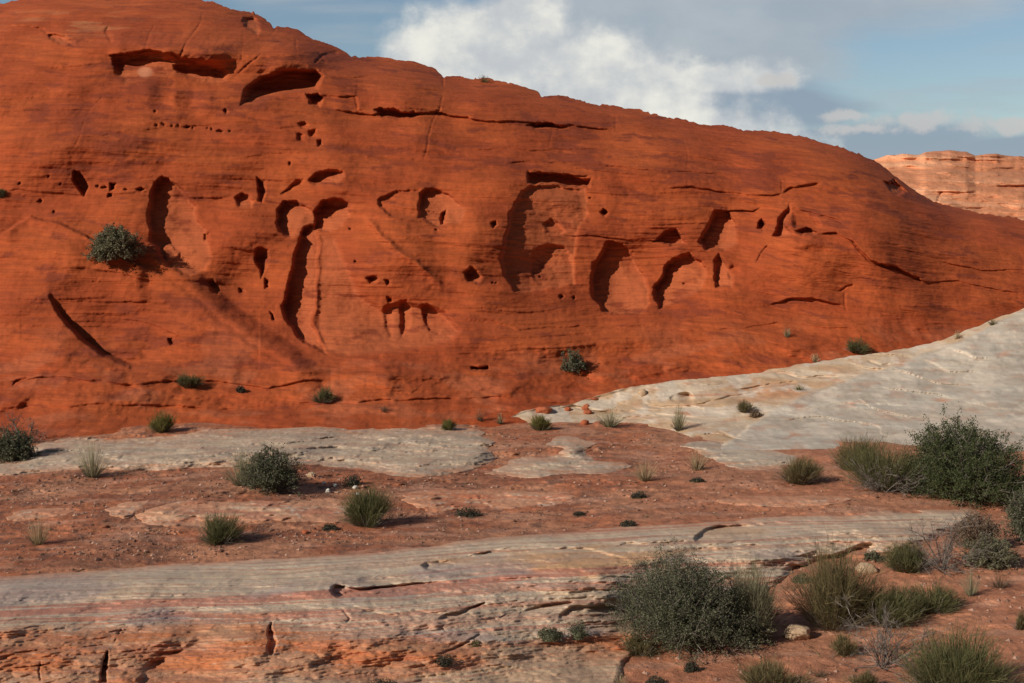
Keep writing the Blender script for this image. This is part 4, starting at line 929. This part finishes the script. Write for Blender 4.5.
# kind, px, py of the foot, width px, height px, material, density, label, category, on
PL = [
 ('leafy', 682, 641, 134, 92, 'dark', 2.1, 'largest dark grey-green leafy bush at the foot of the foreground ledge', 'bush'),
 ('leafy', 742, 640, 62, 44, 'sage', .9, 'pale greyish twiggy bush against the right side of the largest dark bush', 'bush'),
 ('broom', 752, 636, 62, 68, 'drygrass', 1.2, 'pale wispy brush rising through the right side of the largest dark bush', 'brush'),
 ('broom', 640, 655, 44, 26, 'olive', .5, 'small olive green bush under the lower left edge of the largest dark bush', 'bush'),
 ('leafy', 968, 498, 120, 68, 'deep', 2.4, 'big deep green leafy bush in front of the pale rock slope', 'bush'),
 ('broom', 886, 489, 92, 54, 'green', 1.0, 'upright green stemmed bush just left of the big deep green bush', 'bush'),
 ('broom', 853, 470, 54, 34, 'olive', .6, 'brownish bush at the left end of the row before the pale slope', 'bush'),
 ('broom', 930, 492, 40, 34, 'olive', .5, 'short olive bush squeezed between the upright green bush and the deep green one', 'bush'),
 ('deadbush', 885, 492, 70, 16, 'twig', 1.2, 'grey dead twigs lying along the foot of the upright green bush', 'twigs'),
 ('broom', 799, 483, 54, 36, 'olive', .8, 'lone olive brown bush on red sand below the pale slope', 'bush'),
 ('broom', 367, 526, 54, 38, 'green', 1.0, 'round bright green bush on the sand in the centre left', 'bush'),
 ('broom', 219, 543, 50, 28, 'green', .8, 'small dark green bush below the low pinkish slab', 'bush'),
 ('leafy', 272, 491, 66, 48, 'dark', 1.0, 'grey-green leafy bush at the lower edge of the long flat slab', 'bush'),
 ('tuft', 241, 486, 46, 44, 'palegrass', 1.2, 'pale green grassy bush touching the left side of the grey-green bush by the slab', 'grass'),
 ('leafy', 112, 258, 42, 34, 'sage', 1.2, 'round sage grey bush growing high on the red rock face', 'bush'),
 ('leafy', 574, 371, 27, 19, 'dark', .5, 'small dark bush alone on the red apron in the middle of the hill foot', 'bush'),
 ('broom', 189, 387, 28, 17, 'green', .4, 'little green bush on red rock below the long curved hollow', 'bush'),
 ('broom', 323, 402, 26, 14, 'green', .4, 'little green bush on red rock above the middle of the long flat slab', 'bush'),
 ('broom', 161, 432, 30, 20, 'yellow', .45, 'yellow-green bush on the upper edge of the long flat slab', 'bush'),
 ('leafy', 12, 461, 46, 32, 'dark', .9, 'grey-green bush at the left edge beside the long flat slab', 'bush'),
 ('deadbush', 26, 444, 26, 24, 'twig', 1.0, 'pale bare bush behind the grey-green one at the left edge', 'bush'),
 ('tuft', 92, 477, 46, 44, 'palegrass', .9, 'wispy pale grass tuft on the left part of the long flat slab', 'grass'),
 ('tuft', 38, 545, 32, 36, 'straw', .8, 'straw coloured tuft in dark gravel near the left edge', 'grass'),
 ('broom', 541, 430, 26, 19, 'yellow', .5, 'bright yellow-green bush beneath the flat red boulder', 'bush'),
 ('tuft', 500, 424, 13, 13, 'palegrass', .35, 'tiny pale green tuft left of the flat red boulder', 'grass'),
 ('tuft', 610, 427, 36, 22, 'palegrass', .9, 'wide pale grass tuft on the cream hump', 'grass'),
 ('tuft', 679, 431, 20, 30, 'palegrass', .8, 'tall narrow grass tuft in front of the small arched hollow', 'grass'),
 ('broom', 745, 412, 18, 13, 'olive', .3, 'small olive bush in the notch between cream hump and grey slope', 'bush'),
 ('cushion', 756, 417, 11, 7, 'brown', .3, 'tiny brown plant just below the small olive bush in the notch', 'plant'),
 ('tuft', 799, 390, 12, 6, 'yellow', .25, 'tiny yellow-green tuft on the cream rock above the notch', 'grass'),
 ('broom', 857, 353, 24, 13, 'green', .4, 'small green bush on red rock just above the pale slope', 'bush'),
 ('tuft', 787, 337, 12, 11, 'palegrass', .3, 'tiny pale tuft on the red hill above left of the small green bush', 'grass'),
 ('tuft', 815, 362, 12, 11, 'straw', .3, 'tiny dry tuft where red rock meets the pale slope', 'grass'),
 ('tuft', 957, 339, 10, 10, 'straw', .25, 'thin dry tuft on the red hill beside the upper pale slope', 'grass'),
 ('tuft', 993, 325, 16, 8, 'olive', .3, 'flat dark tuft in the crevice at the top of the pale slope', 'grass'),
 ('broom', 449, 430, 19, 12, 'yellow', .35, 'small yellow-green bush on the upper right edge of the long flat slab', 'bush'),
 ('tuft', 480, 421, 12, 14, 'brown', .35, 'small brown tuft at the right end of the long flat slab', 'grass'),
 ('tuft', 384, 412, 10, 8, 'brown', .25, 'tiny brown tuft on red rock behind the middle of the long flat slab', 'grass'),
 ('tuft', 645, 481, 34, 26, 'straw', .8, 'straw tuft right of the small low grey slab', 'grass'),
 ('tuft', 697, 470, 34, 26, 'straw', .6, 'straw tuft at the toe of the pale slope', 'grass'),
 ('cushion', 697, 482, 15, 5, 'cushion', .4, 'low dark cushion just below the straw tuft at the toe of the pale slope', 'cushion plant'),
 ('cushion', 638, 498, 15, 6, 'cushion', .4, 'low dark cushion below the straw tuft right of the small grey slab', 'cushion plant'),
 ('cushion', 628, 526, 18, 6, 'cushion', .5, 'low dark cushion at the back edge of the foreground ledge', 'cushion plant'),
 ('cushion', 580, 515, 14, 4, 'cushion', .3, 'flattest dark cushion on bare sand in the centre', 'cushion plant'),
 ('cushion', 468, 516, 24, 8, 'cushion', .6, 'dark ragged cushion right of the round bright green bush', 'cushion plant'),
 ('cushion', 353, 485, 18, 12, 'cushion', .5, 'dark cushion above the round bright green bush', 'cushion plant'),
 ('cushion', 330, 530, 16, 7, 'cushion', .4, 'dark cushion left of the foot of the round bright green bush', 'cushion plant'),
 ('cushion', 241, 392, 9, 5, 'cushion', .3, 'tiny dark cushion on red rock right of the little green bush', 'cushion plant'),
 ('cushion', 549, 638, 30, 12, 'dark', .8, 'low grey-green mat under the crack in the foreground ledge', 'mat plant'),
 ('cushion', 577, 637, 22, 16, 'dark', .6, 'ragged mat plant between the low mat and the largest dark bush', 'mat plant'),
 ('cushion', 444, 664, 17, 8, 'cushion', .5, 'dark cushion on the orange lower part of the ledge', 'cushion plant'),
 ('cushion', 476, 646, 9, 7, 'olive', .3, 'small olive sprig in the crack of the orange lower ledge', 'plant'),
 ('cushion', 383, 688, 30, 10, 'cushion', .6, 'dark cushion cut by the bottom edge of the view', 'cushion plant'),
 ('cushion', 691, 671, 15, 12, 'cushion', .6, 'round brown-black cushion on sand below the largest dark bush', 'cushion plant'),
 ('cushion', 655, 684, 20, 8, 'cushion', .5, 'dark cushion on sand at the bottom edge left of the round one', 'cushion plant'),
 ('broom', 775, 694, 66, 40, 'olive', .9, 'olive bush at the bottom edge below the pale stone', 'bush'),
 ('broom', 846, 655, 32, 24, 'olive', .4, 'small sparse olive bush right of the pale stone', 'bush'),
 ('broom', 834, 628, 92, 60, 'olive', 1.3, 'bushy olive brown clump in front of the right end of the ledge', 'bush'),
 ('broom', 884, 624, 84, 46, 'green', 1.0, 'darker green bush against the right side of the olive brown clump', 'bush'),
 ('broom', 934, 612, 50, 28, 'green', .7, 'low feathery green bush at the right end of the clump row', 'bush'),
 ('deadbush', 884, 668, 70, 62, 'twig', 1.3, 'bare grey dead shrub standing in front of the green clumps', 'dead shrub'),
 ('broom', 958, 700, 120, 70, 'green', 1.5, 'wide green bush in the bottom right of the sand', 'bush'),
 ('deadbush', 930, 690, 36, 30, 'twig', .8, 'grey twigs at the left foot of the wide bottom right bush', 'twigs'),
 ('broom', 868, 690, 40, 22, 'olive', .5, 'low olive sprawl left of the wide bottom right bush', 'bush'),
 ('broom', 910, 571, 62, 32, 'green', .8, 'fresh green bush at the right tip of the foreground ledge', 'bush'),
 ('deadbush', 944, 570, 54, 46, 'twig', 1.4, 'tangled dead grey bush right of the fresh green bush', 'dead shrub'),
 ('leafy', 978, 548, 46, 36, 'brown', .8, 'brown dry bush above the tangled dead bush', 'bush'),
 ('leafy', 990, 566, 52, 30, 'sage', .8, 'grey-green bush right of the tangled dead bush', 'bush'),
 ('tuft', 971, 596, 24, 30, 'palegrass', .6, 'pale thin tuft on sand below the tangled dead bush', 'grass'),
 ('tuft', 1000, 588, 34, 20, 'brown', .5, 'brown wispy tuft on sand near the right edge', 'grass'),
 ('leafy', 1024, 541, 36, 60, 'dark', .8, 'tall grey-green bush cut by the right edge', 'bush'),
 ('leafy', 874, 560, 18, 10, 'dark', .3, 'small grey plant in the hollow under the right tip of the ledge', 'plant'),
 ('cushion', 802, 582, 20, 9, 'dark', .4, 'low grey mat between the ledge and the olive brown clump', 'mat plant'),
 ('broom', 1020, 629, 20, 18, 'olive', .3, 'small olive bush at the right edge on open sand', 'bush'),
 ('tuft', 820, 677, 24, 14, 'brown', .4, 'faint brown tuft on sand below the sparse olive bush', 'grass'),
 ('tuft', 484, 82, 17, 9, 'green', .35, 'small green tuft on the skyline of the red hill', 'grass'),
 ('broom', 2, 196, 16, 9, 'green', .3, 'green tuft at the far left edge high on the red hill', 'bush'),
 ('tuft', 620, 686, 22, 16, 'straw', .4, 'pale straw tuft at the bottom edge beside the ledge', 'grass'),
]
NM = {'leafy': 'leafy_bush', 'broom': 'desert_bush', 'tuft': 'grass_tuft', 'cushion': 'cushion_plant', 'deadbush': 'dead_shrub'}
for i, (kd, px, py, w, h, mt, den, lab, cat) in enumerate(PL):
    rng = np.random.RandomState(1000 + i * 7)
    on = 'hill' if py < 300 else 'auto'
    p, Dp = surf(px, py, on); pm = Dp / F; wm, hm = w * pm, h * pm
    cosd = 1.0
    grp = {'leafy': BUSHES, 'broom': BUSHES, 'tuft': GRASS, 'cushion': MATS, 'deadbush': 'dead grey shrubs'}[kd]
    if kd in ('cushion', 'deadbush'):
        V3, Fc = cushion(rng, wm, hm, mt, pm, den) if kd == 'cushion' else deadbush(rng, wm, hm, pm, den)
        o = make_mesh(NM[kd], V3, Fc, ML[mt], smooth=False)
    else:
        o = bpy.data.objects.new(NM[kd], None); C.objects.link(o); o.empty_display_size = .1
        if kd == 'leafy': leafy(rng, o, wm, hm, mt, pm, den)
        elif kd == 'broom': broom(rng, o, wm, hm, mt, pm, den)
        else: tuft(rng, o, wm, hm, mt, pm, den)
    if kd == 'deadbush' and 'foot of' in lab: pass
    off = .12 * wm if on == 'auto' else .0
    o.location = (p.x, p.y + off * .4, p.z - .01 - (.04 if on == 'hill' else 0))
    tag(o, lab, cat, grp, 'thing')

# ------------------------------------------------------------ loose stones
def stone_mat(name, a, b):
    m = leaf_mat(name, a, b, .9, .15, 0); t = m.node_tree; n = t.nodes; l = t.links
    nz = n.new('ShaderNodeTexNoise'); nz.inputs['Scale'].default_value = 14; nz.inputs['Detail'].default_value = 8
    tcn = n.new('ShaderNodeTexCoord'); l.new(tcn.outputs['Object'], nz.inputs[0])
    bp = n.new('ShaderNodeBump'); bp.inputs['Strength'].default_value = .7; bp.inputs['Distance'].default_value = .03
    l.new(nz.outputs[0], bp.inputs['Height']); l.new(bp.outputs[0], n['Principled BSDF'].inputs['Normal'])
    r = [q for q in n if q.type == 'VALTORGB'][0]
    for lk in list(r.inputs[0].links): l.remove(lk)
    l.new(nz.outputs[0], r.inputs[0]); return m
MS = {'red': stone_mat('red_stone', (.30, .07, .03), (.50, .16, .07)), 'white': stone_mat('white_stone', (.50, .46, .38), (.78, .74, .66)), 'pale': stone_mat('pale_stone', (.42, .27, .16), (.58, .42, .28))}
def icos(sub):
    import bmesh
    b = bmesh.new(); bmesh.ops.create_icosphere(b, subdivisions=sub, radius=1)
    V = np.array([v.co[:] for v in b.verts]); Fc = np.array([[v.index for v in f.verts] for f in b.faces]); b.free(); return V, Fc
STN = [
 (543, 413, 20, 8, 'red', 'flat red boulder resting on the cream rock', 'boulder'),
 (568, 411, 7, 5, 'red', 'small red stone between the flat boulder and the pair of red stones', 'stone'),
 (586, 410, 9, 7, 'red', 'upper of two stacked red stones on cream rock', 'stone'),
 (588, 414, 10, 5, 'red', 'lower of two stacked red stones on cream rock', 'stone'),
 (585, 425, 9, 6, 'red', 'red stone at the lower edge of the cream rock', 'stone'),
 (593, 400, 12, 3, 'red', 'thin red stone slab high on the cream hump', 'stone'),
 (328, 493, 6, 5, 'white', 'white stone left of the other white stones', 'stone'),
 (335, 487, 5, 4, 'white', 'upper small white stone above the round bright green bush', 'stone'),
 (355, 489, 6, 4, 'white', 'white stone beside the dark cushion', 'stone'),
 (358, 495, 5, 3, 'white', 'white stone touching the top of the round bright green bush', 'stone'),
 (324, 484, 4, 3, 'white', 'smallest white stone beside the grey-green leafy bush', 'stone'),
 (311, 477, 9, 6, 'pale', 'pale stone in the shadow of the grey-green leafy bush', 'stone'),
 (799, 640, 32, 17, 'pale', 'smooth pale stone half buried in sand left of the olive clump', 'boulder'),
 (868, 574, 24, 12, 'pale', 'pale rounded rock poking out behind the olive clump', 'boulder'),
 (305, 534, 7, 5, 'red', 'small dark red stone left of the round bright green bush', 'stone'),
 (643, 396, 10, 8, 'pale', 'angular pale block on the cream hump', 'boulder'),
]
for i, (px, py, w, h, mt, lab, cat) in enumerate(STN):
    rng = np.random.RandomState(500 + i); p, Dp = surf(px, py); pm = Dp / F
    V = IV.copy(); k_ = unit(rng.randn(14, 3)); c_ = .72 + .22 * rng.rand(14)
    for a, b in zip(k_, c_):
        q = V @ a; V = V - np.maximum(0, q - b)[:, None] * a * .9
    V = V + V * (.07 * fbm(V[:, 0] * 2 + i * 5, V[:, 1] * 2 + V[:, 2] * 1.7, 600, 4))[:, None]
    V = V * np.array([w / 2, w / 2.4, h / 1.75]) * pm
    o = make_mesh('boulder' if cat == 'boulder' else 'stone', V, IF, MS[mt]); o.rotation_euler = (0, R(rng.uniform(-8, 8)), 0)
    o.location = (p.x, p.y + w * pm * .25, p.z + h * pm * .28); tag(o, lab, cat, 'loose stones', 'thing')

# ------------------------------------------------------------ gravel and litter : nobody could count it
def world_px(x, y):
    dl = np.arctan2(CAMH, y); b = np.tan(PITCH - dl); return W / 2 + F * (x / y) * (cT + b * sT), HH / 2 - F * b
def scatter(n, seed, x0, x1_, y0, y1_, dens):
    rng = np.random.RandomState(seed); y = y0 + (y1_ - y0) * rng.rand(n); x = (rng.rand(n) * 2 - 1) * (y * .43 + 1)
    px, py = world_px(x, y); k_ = rng.rand(n) < dens(px, py, x, y); px, py = px[k_], py[k_]
    if len(px) == 0: return rng, None
    g = ground_D(px, py); ok = np.ones(len(px), bool)
    for fD, P in SLABS:
        ok &= ~(sdf(P, px, py) > -1)
    ok &= ~((px > 500) & (py < ip(px, WB)))
    X, Y, Z = to_world(px, py, g); return rng, np.stack([X, Y, Z], 1)[ok]
gm = leaf_mat('gravel_stone', (.13, .06, .04), (.46, .27, .19), .9, .15, 0)
_o = np.array([[1, 0, 0], [-1, 0, 0], [0, 1, 0], [0, -1, 0], [0, 0, 1], [0, 0, -.6]], float)
_f = np.array([[0, 2, 4], [2, 1, 4], [1, 3, 4], [3, 0, 4], [2, 0, 5], [1, 2, 5], [3, 1, 5], [0, 3, 5]])
rng, Pg = scatter(40000, 77, -9, 9, 11, 25, lambda px, py, x, y: .25 + .75 * sstep(px, 640, 380) * sstep(fbm(x * .6, y * 1.3, 701, 3), -.2, .3))
n = len(Pg); sz = .007 + .034 * rng.rand(n)**4
Vg = (_o[None] * (.7 + .6 * rng.rand(n, 6, 1)) * np.array([1, 1, .6])) * sz[:, None, None] + Pg[:, None] + np.array([0, 0, .003])
Fg = (_f[None] + (np.arange(n) * 6)[:, None, None]).reshape(-1, 3)
tag(make_mesh('gravel', Vg.reshape(-1, 3), Fg, gm, smooth=False), kind='stuff')
# sparse sprigs and twigs lying about on the sand
rng, Pl_ = scatter(900, 78, -9, 9, 11, 24, lambda px, py, x, y: .25 + .6 * sstep(px, 600, 800) + .4 * sstep(fbm(x * .7, y * 1.2, 711, 3), .0, .3))
parts = []
for q in Pl_:
    k_ = rng.randint(4, 12); B = np.repeat(q[None], k_, 0) + rng.randn(k_, 3) * [.03, .03, 0]
    dv = unit(rng.randn(k_, 3) + [0, 0, .7]); dv[:, 2] = np.abs(dv[:, 2]); V, Fc, _ = ribbons(rng, B, dv, .02 + .06 * rng.rand(k_), np.full(k_, .005), rng.randn(k_, 3) * .01, 2, .4); parts.append((V, Fc))
tag(make_mesh('dry_ground_litter', *join(parts), leaf_mat('litter_stems', (.10, .07, .035), (.36, .28, .14)), smooth=False), kind='stuff')
